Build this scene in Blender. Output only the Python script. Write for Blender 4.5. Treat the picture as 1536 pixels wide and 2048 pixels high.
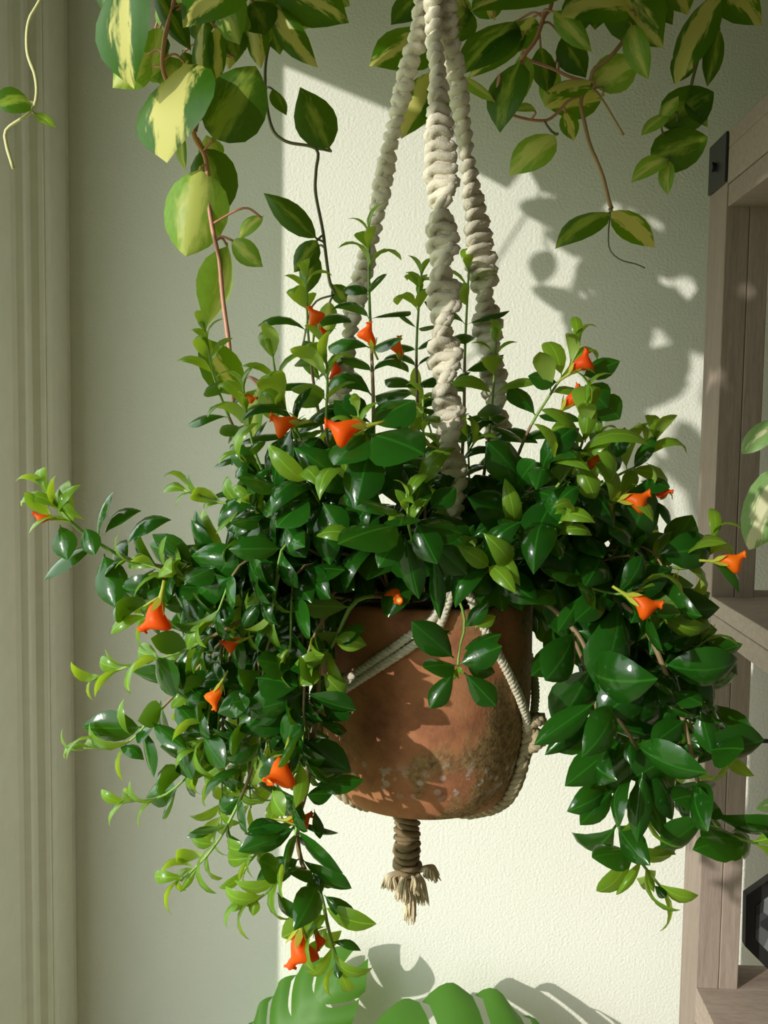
import bpy, bmesh, math, random
import numpy as np
from mathutils import Vector, Matrix, Quaternion
from mathutils.bvhtree import BVHTree

random.seed(7)
SC = bpy.context.scene
COL = SC.collection
for o in list(bpy.data.objects):
    bpy.data.objects.remove(o)

# ------------------------------------------------------------------ camera
# back wall is the plane Y = 0, the camera stands 1.65 m in front of it, Z is up
CAMZ, WALL_D, F = 1.45, 1.65, 2100.0
CAM = Vector((0.0, -WALL_D, CAMZ))
_y = Vector((863 - 768, -(857 - 1024), -F)).normalized()          # world +Y seen from the camera
_d = Vector((414 - 768, -(26860 - 1024), -F)).normalized()        # world down
_z = (-_d - _y * (-_d).dot(_y)).normalized()
_x = _y.cross(_z).normalized()
ROT = Matrix((_x, _y, _z))                                        # camera -> world
camd = bpy.data.cameras.new('camera'); cam = bpy.data.objects.new('camera', camd)
COL.objects.link(cam)
cam.matrix_world = Matrix.Translation(CAM) @ ROT.to_4x4()
camd.sensor_fit = 'VERTICAL'; camd.sensor_height = 36.0
camd.lens = 36.0 * F / 2048.0
camd.clip_start = 0.02
SC.camera = cam

# ------------------------------------------------------------------ world, sun, exposure
SUN_PHI, SUN_EL = math.radians(46.0), math.radians(16.3)
SUN_DIR = Vector((math.sin(SUN_PHI) * math.cos(SUN_EL), math.cos(SUN_PHI) * math.cos(SUN_EL), -math.sin(SUN_EL)))
w = bpy.data.worlds.new('sky'); SC.world = w; w.use_nodes = True
nt = w.node_tree; nt.nodes.clear()
out = nt.nodes.new('ShaderNodeOutputWorld'); bg = nt.nodes.new('ShaderNodeBackground')
tc = nt.nodes.new('ShaderNodeTexCoord'); sep = nt.nodes.new('ShaderNodeSeparateXYZ')
mr = nt.nodes.new('ShaderNodeMapRange'); mr.inputs[1].default_value = -0.12; mr.inputs[2].default_value = 0.12
rp = nt.nodes.new('ShaderNodeValToRGB')
rp.color_ramp.elements[0].color = (0.25, 0.29, 0.16, 1)     # lawn
rp.color_ramp.elements[1].color = (0.82, 0.90, 0.85, 1)     # pale sky
nt.links.new(tc.outputs['Generated'], sep.inputs[0]); nt.links.new(sep.outputs[2], mr.inputs[0])
nt.links.new(mr.outputs[0], rp.inputs[0]); nt.links.new(rp.outputs[0], bg.inputs[0])
bg.inputs[1].default_value = 3.5
nt.links.new(bg.outputs[0], out.inputs[0])
sund = bpy.data.lights.new('sun', 'SUN'); sun = bpy.data.objects.new('sun', sund); COL.objects.link(sun)
sund.energy = 3.1; sund.color = (1.0, 0.96, 0.87); sund.angle = math.radians(0.75)
sun.rotation_euler = SUN_DIR.to_track_quat('-Z', 'Y').to_euler(); sun.location = (-3, -4, 4)
SC.view_settings.view_transform = 'Standard'; SC.view_settings.look = 'None'
SC.view_settings.gamma = 1.0; SC.view_settings.use_curve_mapping = False
SC.view_settings.exposure = 0.0

# ------------------------------------------------------------------ helpers
def P(px, py, t):
    """World point on the ray through a photo pixel, t metres in front of the back wall."""
    d = ROT @ Vector((px - 768, -(py - 1024), -F))
    k = (WALL_D - t) / d.y
    return CAM + d * k
def proj(p):
    c = ROT.transposed() @ (p - CAM)
    return (768 + F * c.x / -c.z, 1024 - F * c.y / -c.z)

def link(name, me, parent=None, mat=None, smooth=True):
    o = bpy.data.objects.new(name, me); COL.objects.link(o)
    if mat is not None:
        for m in (mat if isinstance(mat, (list, tuple)) else [mat]):
            me.materials.append(m)
    if smooth and len(me.polygons):
        me.polygons.foreach_set('use_smooth', [True] * len(me.polygons))
    if parent: o.parent = parent
    return o
def mesh(name, vs, fs):
    me = bpy.data.meshes.new(name); me.from_pydata([tuple(v) for v in vs], [], fs); me.update(); return me
def from_bm(name, bm, parent=None, mat=None, smooth=False):
    me = bpy.data.meshes.new(name); bm.normal_update(); bm.to_mesh(me); bm.free()
    return link(name, me, parent, mat, smooth)
def tag(o, label, cat, group=None, kind=None):
    o['label'] = label; o['category'] = cat
    if group: o['group'] = group
    if kind: o['kind'] = kind
    return o
def empty(name, loc):
    o = bpy.data.objects.new(name, None); COL.objects.link(o); o.location = loc; o.empty_display_size = 0.05
    return o
def local_to(o, parent):
    """parent keeping the world position of geometry written in world coordinates"""
    o.parent = parent; o.matrix_parent_inverse = Matrix.Translation(-Vector(parent.location))
    return o
def box(bm, x0, x1, y0, y1, z0, z1, bev=0.0):
    r = bmesh.ops.create_cube(bm, size=1.0)
    vs = r['verts']
    bmesh.ops.scale(bm, vec=(x1 - x0, y1 - y0, z1 - z0), verts=vs)
    bmesh.ops.translate(bm, vec=((x0 + x1) / 2, (y0 + y1) / 2, (z0 + z1) / 2), verts=vs)
    if bev > 0:
        es = list({e for v in vs for e in v.link_edges})
        bmesh.ops.bevel(bm, geom=es, offset=bev, segments=2, affect='EDGES', profile=0.5)
def catmull(pts, n):
    pts = [Vector(p) for p in pts]
    q = [pts[0] * 2 - pts[1]] + pts + [pts[-1] * 2 - pts[-2]]
    res = []
    for i in range(1, len(q) - 2):
        p0, p1, p2, p3 = q[i - 1], q[i], q[i + 1], q[i + 2]
        for k in range(n):
            s = k / n
            res.append(0.5 * ((2 * p1) + (p2 - p0) * s + (2 * p0 - 5 * p1 + 4 * p2 - p3) * s * s + (3 * p1 - p0 - 3 * p2 + p3) * s ** 3))
    res.append(pts[-1]); return res
def resample(pts, step):
    L = [0.0]
    for a, b in zip(pts, pts[1:]): L.append(L[-1] + (b - a).length)
    n = max(2, int(L[-1] / step)); out = []; j = 0
    for i in range(n + 1):
        s = L[-1] * i / n
        while j < len(L) - 2 and L[j + 1] < s: j += 1
        k = (s - L[j]) / max(1e-9, L[j + 1] - L[j]); out.append(pts[j].lerp(pts[j + 1], min(1, k)))
    return out, L[-1]
def tube(vs, fs, pts, rad, n=6, cap=True, ply=0.0, plen=0.01):
    """append a tube to vertex / face lists; rad is a number or a list"""
    b = len(vs); N = len(pts)
    t0 = (pts[1] - pts[0]).normalized()
    a = Vector((0, 0, 1)) if abs(t0.z) < 0.9 else Vector((1, 0, 0))
    u = t0.cross(a).normalized()
    sl = 0.0
    for i, p in enumerate(pts):
        if i: sl += (p - pts[i - 1]).length
        t = (pts[min(i + 1, N - 1)] - pts[max(i - 1, 0)])
        t = t.normalized() if t.length > 1e-9 else t0
        u = (u - t * u.dot(t)); u = u.normalized() if u.length > 1e-6 else t.orthogonal().normalized()
        v = t.cross(u); r = rad[i] if isinstance(rad, (list, tuple)) else rad
        for k in range(n):
            an = 2 * math.pi * k / n
            q = r * (1 + ply * math.cos(3 * an + sl * 2 * math.pi / plen)) if ply else r
            vs.append(p + (u * math.cos(an) + v * math.sin(an)) * q)
    for i in range(N - 1):
        for k in range(n):
            k2 = (k + 1) % n
            fs.append((b + i * n + k, b + i * n + k2, b + (i + 1) * n + k2, b + (i + 1) * n + k))
    if cap:
        fs.append(tuple(b + k for k in reversed(range(n)))); fs.append(tuple(b + (N - 1) * n + k for k in range(n)))
def lathe(profile, n=64, wob=None):
    vs, fs = [], []
    for (r, z) in profile:
        for k in range(n):
            a = 2 * math.pi * k / n
            rr = r * (1 + (wob(a, z) if wob else 0))
            vs.append(Vector((rr * math.cos(a), rr * math.sin(a), z)))
    for i in range(len(profile) - 1):
        for k in range(n):
            k2 = (k + 1) % n
            fs.append((i * n + k, (i + 1) * n + k, (i + 1) * n + k2, i * n + k2))
    return vs, fs

# ------------------------------------------------------------------ materials
class M:
    def __init__(s, name):
        s.m = bpy.data.materials.new(name); s.m.use_nodes = True
        s.t = s.m.node_tree; s.p = s.t.nodes['Principled BSDF']; s.o = s.t.nodes['Material Output']
    def n(s, kind, **kw):
        x = s.t.nodes.new(kind)
        for k, v in kw.items(): setattr(x, k, v)
        return x
    def l(s, a, b): s.t.links.new(a, b)
    def coord(s, which='Object', scale=(1, 1, 1)):
        c = s.n('ShaderNodeTexCoord'); mp = s.n('ShaderNodeMapping'); mp.inputs['Scale'].default_value = scale
        s.l(c.outputs[which], mp.inputs[0]); return mp.outputs[0]
    def noise(s, vec, scale, detail=3, rough=0.55, dist=0):
        x = s.n('ShaderNodeTexNoise'); x.inputs['Scale'].default_value = scale; x.inputs['Detail'].default_value = detail
        x.inputs['Roughness'].default_value = rough; x.inputs['Distortion'].default_value = dist
        if vec is not None: s.l(vec, x.inputs['Vector'])
        return x
    def ramp(s, fac, stops):
        r = s.n('ShaderNodeValToRGB'); e = r.color_ramp.elements
        while len(e) < len(stops): e.new(0.5)
        for k, (p, c) in enumerate(stops):
            e[k].position = p; e[k].color = (c[0], c[1], c[2], 1) if isinstance(c, tuple) else (c, c, c, 1)
        s.l(fac, r.inputs[0]); return r.outputs[0]
    def mix(s, fac, a, b):
        x = s.n('ShaderNodeMix', data_type='RGBA')
        for i, v in ((0, fac), (6, a), (7, b)):
            if isinstance(v, (int, float)): x.inputs[i].default_value = v
            elif isinstance(v, tuple): x.inputs[i].default_value = (v[0], v[1], v[2], 1)
            else: s.l(v, x.inputs[i])
        return x.outputs[2]
    def math(s, op, a, b=None):
        x = s.n('ShaderNodeMath', operation=op)
        for i, v in ((0, a), (1, b)):
            if v is None: continue
            if isinstance(v, (int, float)): x.inputs[i].default_value = v
            else: s.l(v, x.inputs[i])
        return x.outputs[0]
    def color(s, c):
        if isinstance(c, tuple): s.p.inputs['Base Color'].default_value = (c[0], c[1], c[2], 1)
        else: s.l(c, s.p.inputs['Base Color'])
    def rough(s, r): s.p.inputs['Roughness'].default_value = r
    def bump(s, h, strength, dist=0.001):
        b = s.n('ShaderNodeBump'); b.inputs['Strength'].default_value = strength; b.inputs['Distance'].default_value = dist
        s.l(h, b.inputs['Height']); s.l(b.outputs[0], s.p.inputs['Normal']); return b
    def translucent(s, col, fac):
        tr = s.n('ShaderNodeBsdfTranslucent'); mx = s.n('ShaderNodeMixShader'); mx.inputs[0].default_value = fac
        if isinstance(col, tuple): tr.inputs[0].default_value = (col[0], col[1], col[2], 1)
        else: s.l(col, tr.inputs[0])
        s.l(s.p.outputs[0], mx.inputs[1]); s.l(tr.outputs[0], mx.inputs[2]); s.l(mx.outputs[0], s.o.inputs[0])

def wall_mat():
    m = M('painted_wall'); v = m.coord('Object')
    n = m.noise(v, 4, 2); m.color(m.mix(n.outputs[0], (0.77, 0.775, 0.70), (0.81, 0.81, 0.74))); m.rough(0.75)
    a = m.noise(v, 230, 2, 0.5); m.bump(a.outputs[0], 0.8, 0.0014); return m.m
def plain(name, c, r=0.6, bump=None):
    m = M(name); v = m.coord('Object'); n = m.noise(v, 30, 2)
    m.color(m.mix(n.outputs[0], tuple(x * 0.92 for x in c), tuple(min(1, x * 1.06) for x in c))); m.rough(r)
    if bump: m.bump(m.noise(v, bump[0], 3).outputs[0], bump[1]); 
    return m.m
def wood_mat(name, ca, cb, sc):
    m = M(name); v = m.coord('Object', sc)
    n = m.noise(v, 9, 6, 0.65, 0.6); n2 = m.noise(v, 40, 4, 0.6)
    f = m.math('MULTIPLY_ADD', n2.outputs[0], 0.5); 
    f.node.inputs[2].default_value = 0.0; s = m.math('ADD', m.math('MULTIPLY', n.outputs[0], 0.6), f)
    oi = m.n('ShaderNodeObjectInfo'); kk = m.math('MULTIPLY_ADD', oi.outputs['Random'], 0.3); kk.node.inputs[2].default_value = 0.78
    hv = m.n('ShaderNodeHueSaturation'); m.l(m.ramp(s, [(0.36, ca), (0.64, cb)]), hv.inputs['Color']); m.l(kk, hv.inputs['Value']); m.color(hv.outputs[0]); m.rough(0.7); m.bump(s, 0.25, 0.0006); return m.m
WALL = wall_mat()
TRIM = plain('trim_paint', (0.90, 0.89, 0.80), 0.45)
CEIL = plain('ceiling_wood', (0.20, 0.17, 0.14), 0.8)
ROOM = plain('room_paint', (0.62, 0.60, 0.52), 0.8)
WOODV = wood_mat('driftwood_upright', (0.265, 0.195, 0.16), (0.40, 0.315, 0.262), (22, 22, 1.2))
WOODH = wood_mat('driftwood_board', (0.265, 0.195, 0.16), (0.40, 0.315, 0.262), (2.0, 14, 14))
FLOORM = wood_mat('floor_wood', (0.42, 0.34, 0.22), (0.58, 0.48, 0.33), (6, 0.6, 1))
BLACK = plain('black_metal', (0.018, 0.018, 0.02), 0.45)
BLACKM = plain('matt_black', (0.012, 0.012, 0.012), 0.6)

def leaf_mat(name, top_a, top_b, under, trans, rough, tfac, coat=0.0):
    m = M(name)
    g = m.n('ShaderNodeNewGeometry'); oi = m.n('ShaderNodeObjectInfo')
    n = m.noise(g.outputs['Position'], 38, 2)
    f = m.math('ADD', m.math('MULTIPLY', oi.outputs['Random'], 0.5), m.math('MULTIPLY', n.outputs[0], 0.5))
    top = m.mix(f, top_a, top_b)
    tcn = m.n('ShaderNodeTexCoord'); sp = m.n('ShaderNodeSeparateXYZ'); m.l(tcn.outputs['UV'], sp.inputs[0])
    rib = m.ramp(m.math('ABSOLUTE', m.math('SUBTRACT', sp.outputs[0], 0.5)), [(0.0, 0.55), (0.035, 0.0)])
    top = m.mix(rib, top, tuple(min(1, x * 2.2) for x in top_b))
    m.color(m.mix(g.outputs['Backfacing'], top, under)); m.rough(rough)
    rr = m.n('ShaderNodeMapRange'); rr.inputs[3].default_value = rough; rr.inputs[4].default_value = 0.55
    m.l(g.outputs['Backfacing'], rr.inputs[0]); m.l(rr.outputs[0], m.p.inputs['Roughness'])
    m.p.inputs['Specular IOR Level'].default_value = 0.45
    m.bump(m.noise(g.outputs['Position'], 160, 2).outputs[0], 0.18, 0.0012)
    m.translucent(trans, tfac); return m.m
LEAF = leaf_mat('glossy_leaf', (0.005, 0.036, 0.003), (0.016, 0.100, 0.008), (0.09, 0.18, 0.025), (0.20, 0.42, 0.008), 0.16, 0.17)
YOUNG = leaf_mat('young_leaf', (0.09, 0.22, 0.015), (0.20, 0.36, 0.03), (0.25, 0.38, 0.07), (0.46, 0.62, 0.03), 0.28, 0.4)

def hoya_mat(name, green, cream, lo, hi, trans_g, trans_c):
    """leaf with a pale variegated centre; uv.x runs across the leaf, uv.y along it"""
    m = M(name); tcn = m.n('ShaderNodeTexCoord'); sp = m.n('ShaderNodeSeparateXYZ'); m.l(tcn.outputs['UV'], sp.inputs[0])
    oi = m.n('ShaderNodeObjectInfo'); g = m.n('ShaderNodeNewGeometry')
    mp = m.n('ShaderNodeMapping'); mp.inputs['Scale'].default_value = (3.2, 1.3, 1.0); m.l(tcn.outputs['UV'], mp.inputs[0])
    cmb = m.n('ShaderNodeCombineXYZ'); m.l(m.math('MULTIPLY', oi.outputs['Random'], 37.0), cmb.inputs[0]); m.l(m.math('MULTIPLY', oi.outputs['Random'], 91.0), cmb.inputs[1])
    m.l(cmb.outputs[0], mp.inputs['Location'])
    n = m.noise(mp.outputs[0], 2.6, 5, 0.6, 0.4)
    au = m.math('ABSOLUTE', m.math('SUBTRACT', sp.outputs[0], 0.5))            # 0 centre .. 0.5 margin
    e = m.math('ADD', m.math('MULTIPLY', au, 1.5), m.math('MULTIPLY', n.outputs[0], 0.9))
    av = m.math('ABSOLUTE', m.math('SUBTRACT', sp.outputs[1], 0.45)); e = m.math('ADD', e, m.math('MULTIPLY', av, 0.35))
    e = m.math('ADD', e, m.math('MULTIPLY', m.math('SUBTRACT', oi.outputs['Random'], 0.5), 0.22))
    pale = m.ramp(e, [(lo, 1.0), (hi, 0.0)])
    n2 = m.noise(mp.outputs[0], 7, 3); gg = m.mix(n2.outputs[0], tuple(x * 0.6 for x in green), tuple(x * 1.5 for x in green))
    top = m.mix(pale, gg, cream)
    under = m.mix(0.45, top, (0.20, 0.30, 0.10))
    m.color(m.mix(g.outputs['Backfacing'], top, under)); m.rough(0.38); m.p.inputs['Specular IOR Level'].default_value = 0.2
    m.translucent(m.mix(pale, trans_g, trans_c), 0.3); return m.m
HOYA = hoya_mat('variegated_hoya', (0.022, 0.090, 0.003), (0.56, 0.53, 0.16), 0.70, 0.82, (0.26, 0.46, 0.008), (0.62, 0.60, 0.08))
HOYAD = hoya_mat('dark_hoya', (0.028, 0.085, 0.006), (0.20, 0.28, 0.03), 0.50, 0.74, (0.16, 0.28, 0.008), (0.34, 0.44, 0.05))
HOYAL = hoya_mat('pale_hoya', (0.14, 0.27, 0.03), (0.46, 0.50, 0.12), 0.55, 0.85, (0.36, 0.52, 0.03), (0.55, 0.60, 0.12))
POTHOS = hoya_mat('marbled_pothos', (0.20, 0.34, 0.12), (0.66, 0.66, 0.40), 0.62, 0.70, (0.35, 0.5, 0.1), (0.6, 0.6, 0.2))
def stem_mat(name, a, b, r=0.6):
    m = M(name); v = m.coord('Object'); n = m.noise(v, 45, 4)
    m.color(m.mix(n.outputs[0], a, b)); m.rough(r); m.bump(m.noise(v, 400, 2).outputs[0], 0.2); return m.m
BARK = stem_mat('brown_stem', (0.16, 0.10, 0.05), (0.38, 0.27, 0.14))
GREENST = stem_mat('green_stem', (0.18, 0.32, 0.05), (0.26, 0.42, 0.08), 0.45)
PINKST = stem_mat('pink_vine', (0.40, 0.17, 0.11), (0.55, 0.26, 0.18), 0.45)
BROWNST = stem_mat('brown_vine', (0.28, 0.17, 0.08), (0.42, 0.28, 0.13), 0.5)
PALEST = stem_mat('pale_vine', (0.42, 0.40, 0.17), (0.52, 0.48, 0.24), 0.5)
DARKST = stem_mat('dark_vine', (0.10, 0.10, 0.05), (0.20, 0.19, 0.09), 0.5)
def flower_mat():
    m = M('orange_petal'); v = m.coord('Object'); n = m.noise(v, 60, 2); oi = m.n('ShaderNodeObjectInfo')
    c = m.mix(oi.outputs['Random'], (0.86, 0.05, 0.004), (0.95, 0.21, 0.006))
    m.color(m.mix(m.math('MULTIPLY', n.outputs[0], 0.35), c, (0.95, 0.24, 0.02))); m.rough(0.42)
    m.p.inputs['Specular IOR Level'].default_value = 0.25
    m.translucent((1.0, 0.20, 0.005), 0.4); return m.m
PETAL = flower_mat()
CALYX = leaf_mat('calyx', (0.40, 0.48, 0.05), (0.50, 0.52, 0.06), (0.45, 0.5, 0.08), (0.6, 0.6, 0.06), 0.45, 0.3)
MOUTH = plain('flower_mouth', (0.75, 0.42, 0.06), 0.5)
def rope_mat(name, a, b):
    m = M(name); v = m.coord('Object', (1, 1, 1)); n = m.noise(v, 700, 3, 0.7); n2 = m.noise(v, 60, 3)
    m.color(m.mix(n2.outputs[0], a, b)); m.rough(0.9); m.bump(n.outputs[0], 0.7, 0.0012); return m.m
ROPE = rope_mat('cotton_rope', (0.62, 0.56, 0.44), (0.80, 0.74, 0.62))
ROPED = rope_mat('tan_rope', (0.36, 0.28, 0.17), (0.56, 0.46, 0.30))  # browner rope for the knots and lower strings
FRAY = rope_mat('frayed_rope', (0.55, 0.44, 0.28), (0.72, 0.61, 0.44))
WRAP = rope_mat('wrap_rope', (0.17, 0.115, 0.06), (0.33, 0.235, 0.13))
def pot_mat():
    m = M('aged_terracotta'); v = m.coord('Object')
    n1 = m.noise(v, 11, 4, 0.55, 0.5); n2 = m.noise(v, 26, 5, 0.65); n3 = m.noise(v, 220, 3, 0.7)
    base = m.ramp(n2.outputs[0], [(0.30, (0.24, 0.085, 0.045)), (0.52, (0.42, 0.165, 0.075)), (0.75, (0.50, 0.23, 0.11))])
    sx = m.n('ShaderNodeSeparateXYZ'); m.l(v, sx.inputs[0])
    side = m.n('ShaderNodeMapRange'); side.inputs[1].default_value = -0.03; side.inputs[2].default_value = 0.07; side.inputs[3].default_value = -0.05; side.inputs[4].default_value = 0.13; m.l(sx.outputs[0], side.inputs[0])
    moss = m.ramp(m.math('ADD', n1.outputs[0], side.outputs[0]), [(0.52, 0.0), (0.60, 0.85)])
    mossc = m.ramp(n3.outputs[0], [(0.35, (0.10, 0.06, 0.025)), (0.65, (0.36, 0.25, 0.10))])
    c = m.mix(moss, base, mossc)
    spots = m.n('ShaderNodeTexVoronoi'); spots.inputs['Scale'].default_value = 62; m.l(v, spots.inputs['Vector'])
    sz = m.n('ShaderNodeSeparateXYZ'); m.l(v, sz.inputs[0])
    zz = m.math('ABSOLUTE', m.math('ADD', sz.outputs[2], 0.148)); zn = m.math('ADD', zz, m.math('MULTIPLY', n2.outputs[0], 0.02))
    band = m.ramp(zn, [(0.010, 1.0), (0.030, 0.0)])
    blot = m.ramp(m.noise(v, 75, 4, 0.6).outputs[0], [(0.56, 0.0), (0.62, 1.0)])
    sp = m.ramp(spots.outputs['Distance'], [(0.17, 1.0), (0.25, 0.0)])
    wh = m.math('MULTIPLY', band, m.math('MAXIMUM', blot, m.math('MULTIPLY', sp, 0.8)))
    c = m.mix(m.math('MULTIPLY', wh, 0.75), c, (0.62, 0.57, 0.52))
    m.color(c); m.rough(0.85)
    h = m.math('ADD', m.math('MULTIPLY', n3.outputs[0], moss), m.math('MULTIPLY', m.noise(v, 420, 2).outputs[0], 0.35))
    m.bump(h, 0.6, 0.0016); return m.m
POT = pot_mat()
SOIL = plain('potting_soil', (0.02, 0.014, 0.01), 0.95, (260, 1.0))
PLANTER = plain('planter_plastic', (0.42, 0.40, 0.36), 0.5)
def monstera_mat():
    m = M('monstera_leaf'); tcn = m.n('ShaderNodeTexCoord'); g = m.n('ShaderNodeNewGeometry')
    n = m.noise(g.outputs['Position'], 18, 3)
    m.color(m.mix(n.outputs[0], (0.05, 0.16, 0.02), (0.09, 0.23, 0.03))); m.rough(0.45); m.p.inputs['Specular IOR Level'].default_value = 0.25; m.translucent((0.2, 0.42, 0.05), 0.3); return m.m
MONST = monstera_mat()

# ------------------------------------------------------------------ the room
LX = -0.589                                        # left wall plane (inner face)
FLOOR = 0.0; CEILZ = 2.55
WT0, WT1 = 0.337, 2.3                              # window opening along the left wall, metres from the back wall
WZ0, WZ1 = CAMZ - 1.10, CAMZ + 0.735
LT = 0.10
bm = bmesh.new(); box(bm, LX - LT, 2.2, 0.0, 0.1, FLOOR, CEILZ)
s = from_bm('wall_back', bm, None, WALL); tag(s, 'off-white lightly textured painted wall behind the hanging pot', 'wall', kind='structure')
bm = bmesh.new()
box(bm, LX - LT, LX, -WT0, 0.0, FLOOR, CEILZ); box(bm, LX - LT, LX, -3.4, -WT1, FLOOR, CEILZ)
box(bm, LX - LT, LX, -WT1, -WT0, FLOOR, WZ0); box(bm, LX - LT, LX, -WT1, -WT0, WZ1, CEILZ)
s = from_bm('wall_left', bm, None, WALL); tag(s, 'painted side wall that holds the window casing', 'wall', kind='structure')
bm = bmesh.new(); box(bm, LX - LT, 2.2, -3.4, 0.1, FLOOR - 0.05, FLOOR)
s = from_bm('floor', bm, None, FLOORM); tag(s, 'wooden floor below the frame', 'floor', kind='structure')
bm = bmesh.new(); box(bm, LX - LT, 2.2, -3.4, 0.1, CEILZ, CEILZ + 0.05)
s = from_bm('ceiling', bm, None, CEIL); tag(s, 'dark ceiling above the frame', 'ceiling', kind='structure')
bm = bmesh.new(); box(bm, 2.2, 2.3, -3.4, 0.1, FLOOR, CEILZ)
s = from_bm('wall_right', bm, None, ROOM); tag(s, 'painted far side wall right of the frame', 'wall', kind='structure')
bm = bmesh.new(); box(bm, LX - LT, 2.3, -3.5, -3.4, FLOOR, CEILZ)
s = from_bm('wall_front', bm, None, ROOM); tag(s, 'painted wall behind the camera', 'wall', kind='structure')
# window casing: a moulding profile (distance from back wall, projection into the room) run up the wall
prof = [(0.000, 0.0), (0.000, 0.016), (0.002, 0.018), (0.014, 0.018), (0.017, 0.014), (0.020, 0.018), (0.023, 0.020), (0.094, 0.020),
        (0.098, 0.020), (0.1005, 0.013), (0.103, 0.021), (0.106, 0.026), (0.124, 0.027), (0.127, 0.026), (0.129, 0.019), (0.1315, 0.019), (0.134, 0.027),
        (0.142, 0.028), (0.148, 0.024), (0.152, 0.014), (0.170, 0.011), (0.176, 0.011), (0.182, 0.019), (0.190, 0.022),
        (0.200, 0.022), (0.206, 0.014), (0.215, 0.010), (0.330, 0.008), (0.336, 0.006), (0.336, 0.0)]
vs, fs = [], []
for z in (FLOOR + 0.12, CEILZ - 0.3):
    for (t, p) in prof: vs.append(Vector((LX + p, -t, z)))
n = len(prof)
for i in range(n - 1): fs.append((i, i + 1, n + i + 1, n + i))
fs.append(tuple(range(n))); fs.append(tuple(reversed(range(n, 2 * n))))
s = link('trim_1', mesh('trim_1', vs, fs), None, TRIM, False); tag(s, 'painted window casing with vertical grooved mouldings at the left edge', 'window trim', kind='structure')
# window beside the plants (out of frame to the left)
wf = bmesh.new()
xo, xi = LX - 0.085, LX - 0.045
for (a, b, c, d) in ((WT0, WT0 + 0.004, WZ0, WZ1), (WT1 - 0.05, WT1, WZ0, WZ1), (WT0, WT1, WZ0, WZ0 + 0.05)):
    box(wf, xo, xi, -b, -a, c, d)
s = from_bm('window_1', wf, None, TRIM); tag(s, 'sunny window in the side wall left of the frame', 'window', kind='structure')

# ------------------------------------------------------------------ shelf unit
GAP = 0.12
SX = P(1359, 2000, GAP).x
DF = GAP + 0.088                                         # front of the rear upright
SX0, SW, SDEP = SX, 0.058, 0.72
def zt(px, py, t): return P(px, py, t).z
Z_mid = zt(1428, 1193, DF); Z_low = zt(1391, 1975, DF); Z_top = zt(1462, 262, DF)
shelf = empty('shelf_unit', (SX0, -0.3, 0.0))
tag(shelf, 'weathered grey-brown wooden shelf unit with black corner plates at the right edge', 'shelf unit')
def upright(x, y0, y1):
    for (a, b) in ((0.0, 0.0312), (0.0317, SW)):             # two planks side by side
        bm = bmesh.new(); box(bm, x + a, x + b, y0, y1, 0.0, Z_top - 0.002, 0.0012)
        local_to(from_bm('upright', bm, None, WOODV), shelf)
SLEN = 0.95
upright(SX0, -DF, -GAP); upright(SX0 + SLEN - SW, -DF, -GAP)
upright(SX0, -SDEP, -SDEP + 0.08); upright(SX0 + SLEN - SW, -SDEP, -SDEP + 0.08)
def board(zt_, th, name='shelf_board', y1=-DF, inset=0.0, y_back=None):
    bm = bmesh.new(); box(bm, SX0 + inset, SX0 + SLEN - inset, -SDEP + 0.08, y1, zt_ - th, zt_, 0.0012)
    if y_back is not None:
        box(bm, SX0 + SW, SX0 + SLEN - SW, y1, y_back, zt_ - th, zt_)
    local_to(from_bm(name, bm, None, WOODH), shelf)
def rail(z0, z1):
    for x in (SX0, SX0 + SLEN - 0.022):
        bm = bmesh.new(); box(bm, x, x + 0.022, -SDEP + 0.08, -DF - 0.0005, z0, z1, 0.0012)
        local_to(from_bm('side_rail', bm, None, WOODH), shelf)
for zz in (Z_mid, Z_low):
    board(zz, 0.0225, y_back=-GAP - 0.02); rail(zz - 0.0225 - 0.027, zz - 0.0232)
board(Z_top, 0.022, 'top_board'); rail(Z_top - 0.068, Z_top - 0.0225)
bm = bmesh.new(); box(bm, SX0 + 0.002, SX0 + SLEN - 0.002, -SDEP + 0.08, -DF, Z_top - 0.098, Z_top - 0.0690, 0.001)
local_to(from_bm('top_panel', bm, None, WOODH), shelf)
# black corner plate with bolt
bm = bmesh.new(); box(bm, SX0 - 0.004, SX0, -DF - 0.001, -GAP - 0.004, Z_top - 0.066, Z_top, 0.001)
pl = local_to(from_bm('corner_plate', bm, None, BLACK), shelf); pl['label'] = 'black metal corner plate'
bm = bmesh.new()
bmesh.ops.create_cone(bm, cap_ends=True, segments=6, radius1=0.0075, radius2=0.006, depth=0.006,
                      matrix=Matrix.Translation((SX0 - 0.007, -GAP - 0.042, Z_top - 0.036)) @ Matrix.Rotation(math.pi / 2, 4, 'Y'))
bo = from_bm('bolt', bm, None, BLACK); bo.parent = pl; bo.matrix_parent_inverse = Matrix.Translation(-Vector(shelf.location)).inverted() @ Matrix.Translation(-Vector(shelf.location))

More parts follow.
